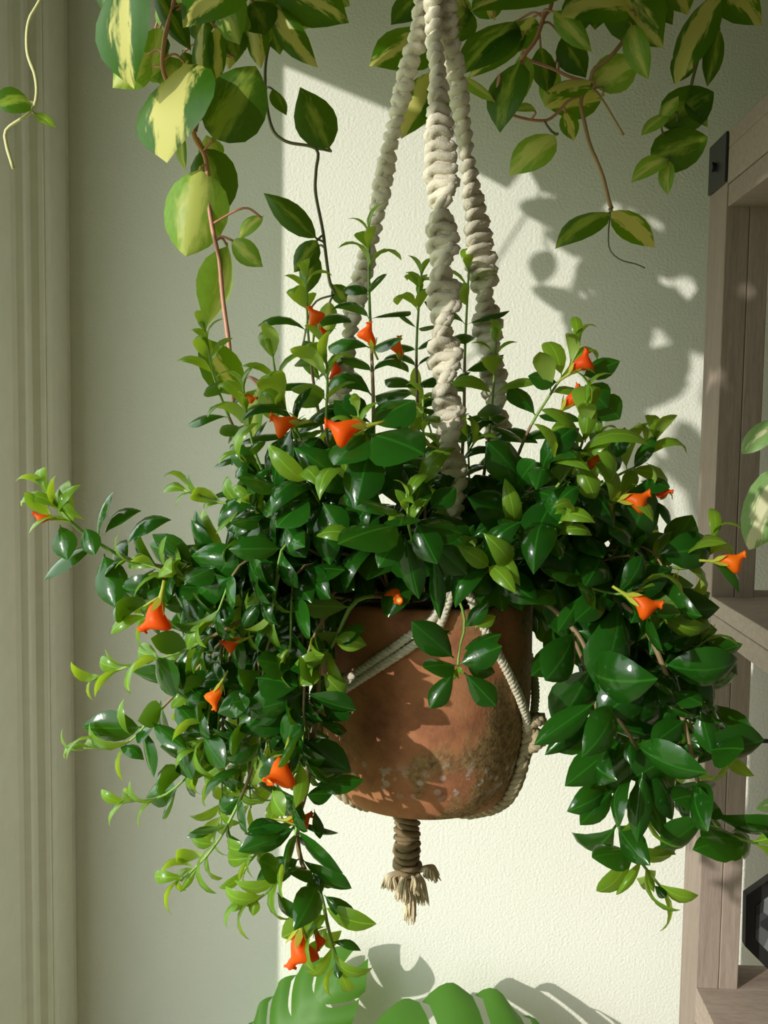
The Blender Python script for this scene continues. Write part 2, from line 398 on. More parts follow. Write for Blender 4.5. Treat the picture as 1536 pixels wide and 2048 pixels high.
# black box with grey print, tilted on its corner, on the low shelf behind the upright
bxm = M('printed_card'); v = bxm.coord('Object'); vo = bxm.n('ShaderNodeTexVoronoi'); vo.inputs['Scale'].default_value = 45; bxm.l(v, vo.inputs['Vector'])
bxm.color(bxm.ramp(vo.outputs['Color'], [(0.35, (0.02, 0.022, 0.026)), (0.42, (0.16, 0.17, 0.18)), (0.7, (0.22, 0.23, 0.25)), (0.75, (0.05, 0.05, 0.06))])); bxm.rough(0.6)
fr = empty('picture_frame', (P(1546, 1925, 0.16).x, -0.16, Z_low)); tag(fr, 'black hexagonal framed grey print standing behind the shelf upright', 'picture frame')
def hexa(name, k, y0, y1, mat):
    pts = [P(x, y, 0.16) for (x, y) in ((1490, 1765), (1548, 1724), (1606, 1768), (1604, 1868), (1546, 1924), (1488, 1866))]
    c = sum(pts, Vector()) / 6; dz = Z_low + 0.0005 - min(p.z for p in pts)
    vs = []
    for y in (y0, y1):
        for p in pts: q = c + (p - c) * k; vs.append(Vector((q.x, y, q.z + dz)))
    fs = [tuple(range(6)), tuple(reversed(range(6, 12)))] + [(i, 6 + i, 6 + (i + 1) % 6, (i + 1) % 6) for i in range(6)]
    return local_to(link(name, mesh(name, vs, fs), None, mat, False), fr)
hexa('frame', 1.0, -0.168, -0.152, BLACKM); hexa('print', 0.66, -0.170, -0.1675, bxm.m)

# cable behind the shelf
vs, fs = [], []
tube(vs, fs, resample(catmull([P(1349, 1170, 0.012), P(1345, 1240, 0.01), P(1346, 1340, 0.01), P(1350, 1430, 0.01)], 10), 0.01)[0], 0.0022, 6)
c1 = link('cable', mesh('cable', vs, fs), None, BLACKM); tag(c1, 'thin black cable hanging down the wall beside the shelf upright', 'cable')
vs, fs = [], []
tube(vs, fs, resample(catmull([P(1425, 1448, 0.213), P(1455, 1466, 0.214), P(1490, 1477, 0.214), P(1540, 1482, 0.21), P(1620, 1470, 0.2), P(1700, 1440, 0.18)], 10), 0.01)[0], 0.0030, 6)
c2 = link('cable', mesh('cable', vs, fs), None, BLACKM); tag(c2, 'black cable sagging across the inside of the shelf unit', 'cable')

# ------------------------------------------------------------------ pot with soil
PC = P(853, 1184, 0.70)                          # centre of the rim
RIM = 213 / F * 0.95
profile = [(0.0, -0.176), (RIM - 0.022, -0.176), (RIM - 0.010, -0.15), (RIM - 0.008, -0.02), (RIM - 0.0075, -0.003), (RIM - 0.004, 0.0), (RIM - 0.001, -0.002),
           (RIM, -0.006), (RIM + 0.0005, -0.05), (RIM + 0.0003, -0.09), (RIM - 0.002, -0.12), (RIM - 0.0055, -0.145), (RIM - 0.010, -0.163), (RIM - 0.0165, -0.177), (RIM - 0.024, -0.186), (RIM - 0.034, -0.190), (0.012, -0.191), (0.0, -0.191)]
# densify
dp = []
for a, b in zip(profile, profile[1:]):
    k = max(1, int(math.hypot(a[0] - b[0], a[1] - b[1]) / 0.012))
    for i in range(k): dp.append((a[0] + (b[0] - a[0]) * i / k, a[1] + (b[1] - a[1]) * i / k))
dp.append(profile[-1])
def pot_r(z):
    pr = profile[7:]
    for a, b in zip(pr, pr[1:]):
        if b[1] <= z <= a[1]: return a[0] + (b[0] - a[0]) * (z - a[1]) / ((b[1] - a[1]) or 1)
    return pr[0][0] if z > -0.006 else 0.03
vs, fs = lathe(dp, 72, lambda a, z: 0.006 * math.sin(3 * a + 20 * z) + 0.004 * math.sin(5 * a + 1.3))
pot = link('plant_pot', mesh('plant_pot', vs, fs), None, POT); pot.location = PC
tag(pot, 'round aged terracotta pot with mossy and chalky patches in the macrame hanger', 'pot')
vs, fs = lathe([(0.0, -0.018), (0.03, -0.016), (0.06, -0.017), (RIM - 0.0115, -0.022), (RIM - 0.0115, -0.03), (0.0, -0.03)], 40, lambda a, z: 0.02 * math.sin(7 * a))
soil = link('soil', mesh('soil', vs, fs), pot, SOIL)

# ------------------------------------------------------------------ macrame hanger
HOOK = P(868, 0, 0.70); HOOK = Vector((HOOK.x, HOOK.y, CEILZ - 0.03))
hang = empty('macrame_hanger', (PC.x, PC.y, PC.z - 0.24))
tag(hang, 'cream cotton macrame plant hanger with spiral knotted cords around the terracotta pot', 'plant hanger')
def sinnet(pts, W, T, pitch, tw, r, phase):
    """spiral half-knot cord: two strands looping round a flat core whose plane slowly turns"""
    pts, L = resample(pts, pitch / 14.0); vs, fs = [], []
    core = resample(pts, 0.006)[0]
    s1, s2 = [], []; N = len(pts)
    for i, p in enumerate(pts):
        s = L * i / (N - 1)
        t = (pts[min(i + 1, N - 1)] - pts[max(i - 1, 0)]).normalized()
        e1 = t.cross(Vector((0, 1, 0))).normalized(); e2 = t.cross(e1)
        ta = phase + tw(s); c, sn = math.cos(ta), math.sin(ta)
        u, v = e1 * c + e2 * sn, e2 * c - e1 * sn
        th = 2 * math.pi * s / pitch + 0.5 * math.sin(s * 210)
        k = 1 + 0.10 * math.sin(s * 391) + 0.08 * math.sin(s * 917 + 1)
        wv, tv = W(s) * k, T(s) * k
        # each loop dives along the cord as it passes the edge, so the face shows slanted bights
        s1.append(p + u * wv * math.cos(th) + v * tv * math.sin(th) + t * pitch * 0.16 * math.sin(2 * th))
        s2.append(p - u * wv * math.cos(th) - v * tv * math.sin(th) + t * pitch * (0.5 + 0.16 * math.sin(2 * th + 0.6)))
    tube(vs, fs, s1, [r * (1 + 0.12 * math.sin(i * 0.17)) for i in range(N)], 9, True, 0.13, 0.011)
    tube(vs, fs, s2, [r * (1 + 0.12 * math.cos(i * 0.13)) for i in range(N)], 9, True, 0.13, 0.011)
    b0_ = len(vs); NC = len(core); nn = 12                # flat core, turning with the loops
    for i, p in enumerate(core):
        s = L * i / (NC - 1); t = (core[min(i + 1, NC - 1)] - core[max(i - 1, 0)]).normalized()
        e1 = t.cross(Vector((0, 1, 0))).normalized(); e2 = t.cross(e1); ta = phase + tw(s)
        u, v = e1 * math.cos(ta) + e2 * math.sin(ta), e2 * math.cos(ta) - e1 * math.sin(ta)
        for k in range(nn):
            a = 2 * math.pi * k / nn; vs.append(p + u * (W(s) * 0.95) * math.cos(a) + v * (T(s) * 1.05) * math.sin(a))
    for i in range(NC - 1):
        for k in range(nn):
            k2 = (k + 1) % nn; fs.append((b0_ + i * nn + k, b0_ + i * nn + k2, b0_ + (i + 1) * nn + k2, b0_ + (i + 1) * nn + k))
    return vs, fs
    tube(vs, fs, core, [0.8 * min(W(L * i / (len(core) - 1)), T(L * i / (len(core) - 1))) + 0.0015 for i in range(len(core))], 8)
    return vs, fs
def cord(pts, phase, tw_rate, b0=0.72, bw=0.0060):
    W = lambda s: 0.0072; T = lambda s: 0.0038
    def bulge_w(s):
        f = max(0.0, min(1.0, (s - b0) / 0.12)) * (1.0 - 0.55 * max(0.0, min(1.0, (s - 1.06) / 0.08)))
        return 0.0052 + bw * f
    vs, fs = sinnet(catmull(pts, 12), bulge_w, lambda s: 0.0036, 0.0112, lambda s: tw_rate(s), 0.0039, phase)
    return local_to(link('cord', mesh('cord', vs, fs), None, ROPE), hang)
def turns(rate, start, slow):
    def f(s): return slow * min(s, start) + rate * max(0.0, s - start)
    return f
RIMF = P(917, 1135, 0.795)
top = [HOOK, Vector((HOOK.x, HOOK.y, CAMZ + 0.62))]
mid_pts = top + [P(866, 0, 0.705), P(876, 150, 0.715), P(882, 330, 0.73), P(886, 520, 0.745), P(889, 700, 0.76), P(896, 840, 0.775), P(906, 960, 0.785), RIMF]
left_pts = top + [P(845, 0, 0.695), P(818, 130, 0.688), P(785, 270, 0.68), P(755, 420, 0.672), P(733, 520, 0.666), P(708, 620, 0.66), P(690, 720, 0.655), P(668, 850, 0.645), P(640, 1020, 0.635), P(632, 1150, 0.63)]
right_pts = top + [P(893, 0, 0.692), P(912, 150, 0.68), P(932, 300, 0.668), P(952, 430, 0.656), P(966, 560, 0.645), P(978, 690, 0.634), P(992, 820, 0.622), P(1008, 1000, 0.61), P(1020, 1150, 0.60)]
cord(mid_pts, 0.6, turns(62, 0.86, 14)); cord(left_pts, 0.1, turns(34, 0.75, 12), 0.9, 0.0025); cord(right_pts, 1.2, turns(60, 0.92, 12))

def on_pot(theta, h, off=0.006):
    """theta: 0 faces the camera, positive to the right; h below the rim"""
    r = pot_r(-h) + off
    return Vector((PC.x + r * math.sin(theta), PC.y - r * math.cos(theta), PC.z - h))
def strand(vs, fs, pts, r, mat=None, pitch=0.012):
    """three-ply twisted string"""
    pts, L = resample(pts, 0.0022); N = len(pts)
    for k in range(3):
        q = []
        for i, p in enumerate(pts):
            t = (pts[min(i + 1, N - 1)] - pts[max(i - 1, 0)]).normalized()
            e1 = t.orthogonal().normalized() if abs(t.z) > 0.95 else t.cross(Vector((0, 0, 1))).normalized(); e2 = t.cross(e1)
            a = 2 * math.pi * (L * i / (N - 1) / pitch + k / 3.0)
            q.append(p + (e1 * math.cos(a) + e2 * math.sin(a)) * r * 0.5)
        tube(vs, fs, q, r * 0.58, 5)
D = math.radians
TH_M, TH_L, TH_R, TH_B = D(21), D(-84), D(70), D(178)
KH = 0.118
def band(th0, th1, side):
    """pair of strings from the rim, round the pot wall, down to a knot"""
    for off in (0.0, 1.0):
        vs, fs = [], []; pts = []
        for i in range(13):
            f = i / 12.0; th = th0 + (th1 - th0) * f + (0.045 if off else 0) * (1 - f)
            h = 0.004 + (KH - 0.004) * (f ** 0.93) + off * 0.0075 * (1 - f * 0.6)
            pts.append(on_pot(th, h, 0.0045))
        if side: pts = [side] + pts
        strand(vs, fs, catmull(pts, 5), 0.0039)
        local_to(link('string', mesh('string', vs, fs), None, ROPE), hang)
LB, RB = left_pts[-1], right_pts[-1]
band(D(4), TH_L, RIMF); band(D(25), TH_R, RIMF); band(D(-140), TH_L, LB); band(D(140), TH_R, RB); band(D(-140), TH_B - 2 * math.pi, LB); band(D(140), TH_B, RB)
TAIL = Vector((P(812, 1690, 0.70).x, PC.y, PC.z - 0.196))
for th in (TH_L, TH_R, TH_B):
    vs, fs = [], []                                # overhand knot
    kc = on_pot(th, KH, 0.009); kp = []
    for i in range(60):
        a = i / 59 * 2 * math.pi
        e = Vector((math.cos(th), math.sin(th), 0)); rdir = Vector((math.sin(th), -math.cos(th), 0))
        kp.append(kc + e * 0.006 * math.sin(a * 2) + Vector((0, 0, 1)) * (0.013 * math.cos(a)) + rdir * 0.0055 * math.cos(3 * a))
    strand(vs, fs, kp, 0.0060)
    local_to(link('knot', mesh('knot', vs, fs), None, ROPED), hang)
    for k, dth in ((0, -0.035), (1, 0.035)):
        vs, fs = [], []; pts = []
        for i in range(9):
            f = i / 8.0; h = KH + (0.188 - KH) * f
            pts.append(on_pot(th + (dth * math.cos(f * 9.0)) + 0.10 * f * (1 if th < 0 else -1), h, 0.0045))
        end = pts[-1]
        for f in (0.3, 0.6, 0.88): pts.append(Vector((end.x + (TAIL.x - end.x) * f, end.y + (TAIL.y - end.y) * f, PC.z - 0.1965 - 0.002 * f)))
        pts.append(TAIL + Vector((0, 0, -0.012)))
        strand(vs, fs, catmull(pts, 6), 0.0056, pitch=0.020)
        local_to(link('string', mesh('string', vs, fs), None, ROPED), hang)
# gathering wrap and frayed tail
vs, fs = [], []; pts = []
z_top, z_bot = TAIL.z + 0.004, P(812, 1752, 0.70).z
for i in range(420):
    f = i / 419.0; a = f * 2 * math.pi * 13; rr = 0.0096 + 0.0010 * math.sin(f * 31) + 0.0010 * f + 0.0005 * math.sin(a * 2.3)
    pts.append(Vector((TAIL.x + 0.0015 * f + rr * math.cos(a), TAIL.y + rr * math.sin(a), z_top + (z_bot - z_top) * f + 0.0026 * math.cos(a + 2.2 * math.sin(f * 5)))))
tube(vs, fs, pts, 0.0025, 8, True, 0.12, 0.008)
tube(vs, fs, [Vector((TAIL.x, TAIL.y, z_top)), Vector((TAIL.x + 0.0015, TAIL.y, z_bot))], 0.0095, 14)
local_to(link('gathering_wrap', mesh('gathering_wrap', vs, fs), None, WRAP), hang)
vs, fs = [], []; rnd = random.Random(3)
def tuft(dx, dy, length, cnt, spread, up):
    """an untwisted rope end: a bundle that fans out and frays"""
    b0 = Vector((TAIL.x + 0.001 + dx * 0.35, TAIL.y + dy * 0.35, z_bot + 0.005))
    e0 = b0 + Vector((dx, dy, -length + up * 0.6)); m0 = b0.lerp(e0, 0.45) + Vector((dx * 0.35, dy * 0.35, up + length * 0.12))
    for i in range(cnt):
        a = rnd.uniform(0, 6.28); q = math.sqrt(rnd.random()); o0 = Vector((math.cos(a), math.sin(a), 0.25 * math.sin(a * 2))) * q
        l = rnd.uniform(0.86, 1.06); e = b0.lerp(e0, l) + o0 * spread * 1.6 + Vector((0, 0, rnd.uniform(-.0015, .0015)))
        m_ = m0 + o0 * spread * 0.8
        k = m_.lerp(e, 0.55) + Vector((rnd.uniform(-.001, .001), rnd.uniform(-.001, .001), 0.0008))
        tube(vs, fs, catmull([b0 + o0 * 0.0035, m_, k, e], 4), [0.0011] * 9 + [0.0010, 0.0008, 0.0006, 0.0004], 5)
tuft(-0.012, -0.006, 0.015, 70, 0.0052, 0.003); tuft(0.018, -0.001, 0.009, 70, 0.0050, 0.006); tuft(-0.002, -0.010, 0.022, 80, 0.0056, 0.0); tuft(0.008, -0.010, 0.016, 60, 0.005, 0.003)
tuft(0.003, -0.002, 0.046, 70, 0.0040, 0.0); tuft(0.011, 0.004, 0.033, 60, 0.0042, 0.0); tuft(-0.007, 0.006, 0.017, 60, 0.006, 0.0)
fy = local_to(link('frayed_tassel', mesh('frayed_tassel', vs, fs), None, FRAY), hang); fy['kind'] = 'stuff'

# ------------------------------------------------------------------ leaf meshes
def leaf_shape(kind, curl, rows=9, cols=5, fold=0.0):
    """unit leaf: base at the origin, tip at (1,0,0), upper side +Z, half width 0.5 in Y at its widest.
    Returns vertices, faces and uv per vertex."""
    prof_ = {'ovate': [(0, .05), (.06, .06), (.16, .46), (.32, .86), (.5, 1.0), (.66, .93), (.8, .68), (.92, .32), (1, 0.02)],
             'obovate': [(0, .05), (.08, .07), (.2, .34), (.38, .72), (.58, .98), (.72, 1.0), (.85, .76), (.94, .38), (1, 0.02)],
             'lance': [(0, .07), (.06, .09), (.2, .45), (.38, .85), (.55, 1.0), (.7, .86), (.83, .56), (.93, .24), (1, 0.01)],
             'hoya': [(0, .06), (.05, .07), (.1, .38), (.22, .78), (.38, .98), (.52, 1.0), (.68, .84), (.82, .52), (.92, .22), (1, 0.0)],
             'round': [(0, .06), (.05, .08), (.09, .44), (.2, .82), (.36, 1.0), (.54, 1.0), (.72, .86), (.86, .58), (.95, .26), (1, 0.0)]}[kind]
    rows = len(prof_)
    # midrib: an arc bending downwards from base to tip, normalised to run from 0 to (1,0,0)
    N = 60; pts = [Vector((0, 0, 0))]
    for i in range(N):
        f = (i + 0.5) / N; a = curl * (0.5 - f ** 1.15) * 1.0
        pts.append(pts[-1] + Vector((math.cos(a), 0, math.sin(a))) / N)
    ch = pts[-1]; an = math.atan2(ch.z, ch.x); L = ch.length
    R = Matrix.Rotation(an, 3, 'Y')
    pts = [(R @ p) / L for p in pts]
    us = [-1, -.55, 0, .55, 1] if cols == 5 else [-1, -.72, -.36, 0, .36, .72, 1]
    vs, uv, fs = [], [], []
    for (v, w_) in prof_:
        k = min(N - 1, int(v * N)); p = pts[k].lerp(pts[k + 1], v * N - k)
        t = (pts[k + 1] - pts[k]).normalized(); nrm = Vector((-t.z, 0, t.x))
        for u in us:
            dz = -0.19 * u * u * w_ + 0.02 * min(1, abs(u) * 3) * w_ + fold * abs(u) * w_
            yy = 0.5 * u * w_ * math.cos(min(1.2, abs(fold) * 1.2))
            vs.append(p + Vector((0, yy, 0)) + nrm * dz * 0.6)
            uv.append((0.5 + 0.5 * u * w_, v))
    c = len(us)
    for i in range(rows - 1):
        for j in range(c - 1):
            fs.append((i * c + j, (i + 1) * c + j, (i + 1) * c + j + 1, i * c + j + 1))
    return vs, fs, uv
_LM, _LUV = {}, {}
def leaf_uv(kind, curl, fold, mat, cols=5): return _LUV[(kind, curl, fold, mat.name, cols)]
def leaf_mesh(kind, curl, fold, mat, cols=5):
    key = (kind, curl, fold, mat.name, cols)
    if key not in _LM:
        vs, fs, uv = leaf_shape(kind, curl, cols=cols, fold=fold)
        me = mesh('leaf_' + kind, vs, fs); me.materials.append(mat)
        l = me.uv_layers.new(name='UVMap')
        for lp in me.loops: l.data[lp.index].uv = uv[lp.vertex_index]
        me.polygons.foreach_set('use_smooth', [True] * len(me.polygons)); me.update()
        _LM[key] = (me, np.array([tuple(v) for v in vs]), fs); _LUV[key] = uv
    return _LM[key]
def leaf_matrix(base, tip, width, nrm, arch=1.0, comp=False):
    x = (tip - base); L = x.length; x = x / L
    n = nrm - x * nrm.dot(x)
    n = n.normalized() if n.length > 1e-4 else x.orthogonal().normalized()
    y = n.cross(x)
    if comp:                                        # width was measured as seen: undo the foreshortening
        width = width / max(0.5, abs(n.dot((CAM - base).normalized())))
    m = Matrix((x * L, y * width, n * L * arch)).transposed().to_4x4(); m.translation = base
    return m

# ------------------------------------------------------------------ goldfish plant
LIGHT = -SUN_DIR
UP = Vector((0, 0, 1)); TOCAM = Vector((0, -1, 0.1)).normalized()
gp = empty('goldfish_plant', (PC.x, PC.y, PC.z - 0.02))
tag(gp, 'bushy goldfish plant with small glossy green leaves and orange flowers spilling from the terracotta pot', 'plant')
RL = random.Random(11)
leaves = []           # (matrix, mesh key tuple, priority)
CURLS = {'flat': 0.35, 'arch': 1.0, 'hook': 1.9, 'curl': 2.7}
def add_leaf(base, tip, width, nrm, kind='ovate', curl='arch', fold=0.0, mat=None, prio=0, arch=1.0):
    leaves.append((leaf_matrix(base, tip, width, nrm, arch, prio > 0), (kind, CURLS[curl], fold, mat or LEAF), prio))
def in_poly(x, y, poly):
    r = False; j = len(poly) - 1
    for i in range(len(poly)):
        xi, yi = poly[i]; xj, yj = poly[j]
        if (yi > y) != (yj > y) and x < (xj - xi) * (y - yi) / (yj - yi) + xi: r = not r
        j = i
    return r
POTFRONT = [(700, 1215), (845, 1200), (1075, 1185), (1078, 1420), (1045, 1660), (860, 1720), (690, 1690), (650, 1480), (690, 1400)]
ROPEZONE = [(850, 640), (930, 640), (935, 935), (872, 935)]
def blocked(c, margin_t):
    """would an automatic leaf at c hide the pot front or the front cord?"""
    px, py = proj(c); t = -c.y
    if t > 0.70 and in_poly(px, py, POTFRONT): return True
    if t > 0.735 and in_poly(px, py, ROPEZONE): return True
    return False
stems_v = []
def stem_leaves(pts, zone, size, bright, seed, dens=1.0, free=False):
    r = random.Random(seed); pts, L = resample(pts, 0.004)
    N = len(pts); s = 0.002; k = 0; ph = r.uniform(0, 3.14); first = True
    while s < min(zone, L * 0.92):
        i = max(1, min(N - 2, int((1 - s / L) * (N - 1))))
        p = pts[i]; t = (pts[i + 1] - pts[i - 1]).normalized()
        age = min(1.0, 0.40 + s / (0.10 if bright else 0.06))
        e1 = t.orthogonal().normalized(); e2 = t.cross(e1)
        a = ph + (k % 2) * math.pi / 2 + r.uniform(-0.25, 0.25)
        for sgn in (0, math.pi):
            if r.random() > dens: continue
            sd = e1 * math.cos(a + sgn) + e2 * math.sin(a + sgn)
            op = math.radians(22 + 50 * age + r.uniform(-14, 14))
            d = (t * math.cos(op) + sd * math.sin(op)).normalized()
            d = (d + Vector((0, 0, -0.15 * age)) + LIGHT * 0.12).normalized()
            ln = size * (0.36 + 0.68 * age) * r.uniform(0.8, 1.18)
            wd = ln * (0.30 + 0.23 * age) * r.uniform(0.88, 1.12)
            n = (t * 0.75 + UP * 0.3 + LIGHT * 0.8 * age + Vector((r.uniform(-.3, .3), r.uniform(-.3, .3), r.uniform(-.2, .2)))).normalized()
            c = p + d * ln * 0.6
            if not free and blocked(c, 0): continue
            if bright and age < 0.9: mat = YOUNG
            elif age < 0.55: mat = YOUNG
            else: mat = LEAF
            cu = r.choice(['hook', 'hook', 'curl', 'curl']) if age < 0.85 else r.choice(['flat', 'arch', 'arch', 'hook'])
            kd = 'lance' if age < 0.6 else r.choice(['ovate', 'ovate', 'obovate'])
            add_leaf(p + sd * 0.0008, p + d * ln, wd, n, kd, cu, 0.12 if mat is YOUNG else 0.0, mat)
        s += (0.006 + 0.016 * age) * r.uniform(0.85, 1.15) * (size / 0.04); k += 1
def add_stem(ctrl, rad=0.0017, zone=0.2, size=0.036, bright=True, dens=1.0, free=False, seed=None):
    pts = catmull(ctrl, 8); pts, L = resample(pts, 0.01)
    n = len(pts); tip_len = 0.07
    vs, fs = [], []
    rr = [rad * (0.55 + 0.45 * min(1, (L * (1 - i / (n - 1))) / 0.15)) for i in range(n)]
    tube(vs, fs, pts, rr, 5)
    me = mesh('stem', vs, fs); me.materials.append(BARK); me.materials.append(GREENST)
    for i in range(n - 1):
        if L * (1 - i / (n - 1)) < (0.085 if bright else 0.05):
            for k in range(5): me.polygons[i * 5 + k].material_index = 1
    o = link('stem', me); local_to(o, gp); stems_v.append(o)
    stem_leaves(pts, zone, size, bright, seed if seed is not None else len(stems_v) * 17 + 5, dens, free)
def PX(*a): return [P(*q) for q in a]
S = lambda x, t: P(x, 1192, t)
# traced shoots: upright
add_stem(PX((790, 1192, .72), (752, 980, .76), (746, 780, .765), (738, 570, .76), (740, 462, .76)), zone=.2, size=0.042)
add_stem(PX((800, 1192, .68), (685, 990, .68), (642, 850, .67), (618, 690, .66), (613, 552, .66)), zone=.20, size=0.042)
add_stem(PX((850, 1192, .68), (838, 900, .66), (833, 700, .655), (843, 545, .65)), zone=.17, size=0.035)
add_stem(PX((900, 1192, .66), (925, 900, .65), (930, 700, .65), (938, 535, .655)), zone=.17, size=0.040)
add_stem(PX((930, 1192, .68), (968, 950, .7), (985, 800, .70), (992, 680, .70)), zone=.16, size=0.040)
add_stem(PX((800, 1192, .72), (650, 1010, .76), (592, 880, .77), (557, 775, .77), (545, 708, .77)), zone=.17, size=0.051)
add_stem(PX((780, 1192, .72), (610, 1050, .78), (530, 950, .79), (499, 860, .79), (487, 775, .79)), zone=.17, size=0.044)
add_stem(PX((940, 1192, .7), (1040, 900, .72), (1100, 790, .72), (1143, 728, .72), (1160, 688, .72)), zone=.12, size=0.044)
add_stem(PX((940, 1192, .72), (1030, 1000, .78), (1100, 985, .80), (1145, 930, .80), (1165, 885, .80), (1180, 810, .80)), zone=.075, size=0.058)
add_stem(PX((950, 1192, .7), (1090, 1050, .74), (1220, 960, .75), (1285, 925, .75), (1312, 880, .75)), zone=.16, size=0.049)
add_stem(PX((950, 1192, .72), (1110, 1080, .77), (1210, 1020, .78), (1285, 985, .78)), zone=.14, size=0.047)
add_stem(PX((950, 1192, .7), (1110, 1090, .74), (1290, 1125, .76), (1385, 1135, .76), (1430, 1080, .76)), zone=.15, size=0.047)
add_stem(PX((850, 1192, .74), (850, 1000, .80), (847, 880, .81), (846, 795, .81)), zone=.10, size=0.040)
add_stem(PX((780, 1192, .74), (700, 980, .80), (655, 880, .80), (655, 760, .79), (648, 685, .785)), zone=.14, size=0.042)
add_stem(PX((780, 1192, .76), (735, 1000, .84), (722, 890, .86), (716, 820, .86)), zone=.03, size=0.035)
add_stem(PX((850, 1192, .78), (833, 1110, .85), (817, 1050, .885), (815, 995, .89)), zone=.025, size=0.035)
# left side
add_stem(PX((800, 1192, .70), (690, 1125, .72), (500, 1150, .76), (380, 1140, .78), (260, 1120, .79), (160, 1060, .80), (92, 985, .80)), rad=.0024, zone=.26, size=0.049)
add_stem(PX((800, 1192, .72), (640, 1130, .76), (510, 1160, .80), (420, 1175, .82), (350, 1150, .83), (275, 1122, .83)), zone=.2, size=0.040)
add_stem(PX((800, 1192, .74), (650, 1180, .80), (550, 1205, .82), (450, 1260, .84), (350, 1308, .85), (280, 1325, .85), (205, 1352, .85)), rad=.002, zone=.17, size=0.042)
add_stem(PX((790, 1192, .70), (600, 1160, .72), (450, 1280, .75), (345, 1395, .77), (295, 1445, .78), (265, 1478, .78), (215, 1498, .78), (172, 1492, .78)), zone=.15, size=0.047)
add_stem(PX((790, 1192, .70), (600, 1180, .72), (480, 1380, .74), (400, 1520, .75), (330, 1590, .76), (243, 1605, .76)), zone=.2, size=0.042)
add_stem(PX((790, 1192, .72), (620, 1190, .77), (540, 1400, .80), (500, 1550, .81), (455, 1650, .82), (415, 1710, .82), (362, 1762, .82)), zone=.2, size=0.040)
add_stem(PX((790, 1192, .74), (640, 1190, .80), (612, 1420, .83), (600, 1560, .84), (592, 1650, .84), (545, 1682, .84), (505, 1715, .84), (486, 1747, .84)), zone=.16, size=0.040)
add_stem(PX((790, 1192, .76), (660, 1190, .82), (632, 1430, .84), (614, 1570, .85), (594, 1650, .85), (605, 1730, .85), (640, 1785, .85), (655, 1850, .85), (668, 1900, .85), (680, 1938, .85)), rad=.0022, zone=.13, size=0.042)
add_stem(PX((790, 1192, .74), (650, 1190, .80), (625, 1450, .83), (596, 1640, .855), (575, 1730, .86), (540, 1780, .86), (495, 1812, .86)), zone=.11, size=0.044)
add_stem(PX((780, 1192, .74), (600, 1060, .80), (500, 1015, .82), (440, 1005, .82), (368, 980, .82)), zone=.13, size=0.037)
add_stem(PX((780, 1192, .70), (560, 1000, .72), (480, 880, .72), (430, 760, .72), (410, 658, .72)), zone=.2, size=0.037)
add_stem(PX((800, 1192, .78), (715, 1200, .83), (675, 1270, .84), (640, 1335, .85)), rad=.0026, zone=.05, size=0.042)
# right side
add_stem(PX((930, 1192, .74), (1050, 1185, .78), (1145, 1255, .80), (1190, 1340, .81), (1225, 1420, .82), (1262, 1475, .82), (1285, 1540, .82), (1292, 1610, .82)), rad=.0024, zone=.17, size=0.061, bright=False)
add_stem(PX((940, 1192, .72), (1080, 1180, .76), (1170, 1330, .78), (1205, 1480, .79), (1222, 1600, .80), (1240, 1660, .80), (1275, 1715, .80), (1322, 1775, .80)), rad=.002, zone=.17, size=0.054)
add_stem(PX((940, 1192, .72), (1120, 1150, .77), (1270, 1230, .80), (1345, 1380, .81), (1375, 1470, .82), (1395, 1560, .82), (1420, 1625, .82), (1445, 1662, .82), (1515, 1688, .82)), rad=.0024, zone=.25, size=0.058, bright=False)
add_stem(PX((950, 1192, .70), (1130, 1160, .74), (1250, 1250, .76), (1320, 1330, .78), (1360, 1318, .78), (1410, 1282, .78)), zone=.12, size=0.054, bright=False)
add_stem(PX((940, 1192, .73), (1080, 1160, .78), (1160, 1170, .80), (1230, 1188, .81), (1285, 1182, .81)), zone=.12, size=0.051, bright=False)
add_stem(PX((940, 1192, .70), (1150, 1130, .73), (1290, 1200, .74), (1370, 1290, .74), (1420, 1400, .74), (1450, 1500, .74)), zone=.2, size=0.054, bright=False)
add_stem(PX((940, 1192, .70), (1120, 1170, .73), (1210, 1300, .74), (1290, 1420, .75), (1340, 1520, .75), (1360, 1600, .75)), zone=.2, size=0.054, bright=False)
# front cluster over the pot
add_stem(PX((900, 1195, .78), (918, 1200, .81), (930, 1250, .83), (918, 1300, .84), (916, 1345, .845)), zone=.008, size=.02, free=True)

# fill-in stems: from the soil to points spread through the plant's body
def fill(n, poly, t0, t1, zone, size, bright, seed, over=False, dens=1.0):
    r = random.Random(seed); xs = [p[0] for p in poly]; ys = [p[1] for p in poly]; k = 0
    while k < n:
        x, y = r.uniform(min(xs), max(xs)), r.uniform(min(ys), max(ys))
        if not in_poly(x, y, poly): continue
        t = r.uniform(t0, t1); e = P(x, y, t)
        a = r.uniform(0, 6.28); b = PC + Vector((0.06 * math.cos(a), 0.06 * math.sin(a), -0.02))
        if over:                               # arches over the rim and hangs
            out_ = Vector((e.x - PC.x, e.y - PC.y, 0)); out_ = out_.normalized() if out_.length > 0.02 else Vector((0, -1, 0))
            rim = PC + out_ * (RIM + 0.035) + Vector((0, 0, r.uniform(0.0, 0.05)))
            m_ = rim.lerp(e, 0.5) + out_ * 0.02 + Vector((0, 0, 0.03))
            c = [b, rim, m_, e]
        else:
            m_ = b.lerp(e, 0.5) + Vector((0, 0, 0.02)) + Vector((e.x - b.x, e.y - b.y, 0)) * 0.12
            c = [b, m_, e]
        add_stem(c, rad=.0015, zone=zone * r.uniform(.8, 1.1), size=size * r.uniform(.85, 1.15), bright=bright and r.random() < 0.6, dens=dens, seed=seed * 991 + k)
        k += 1
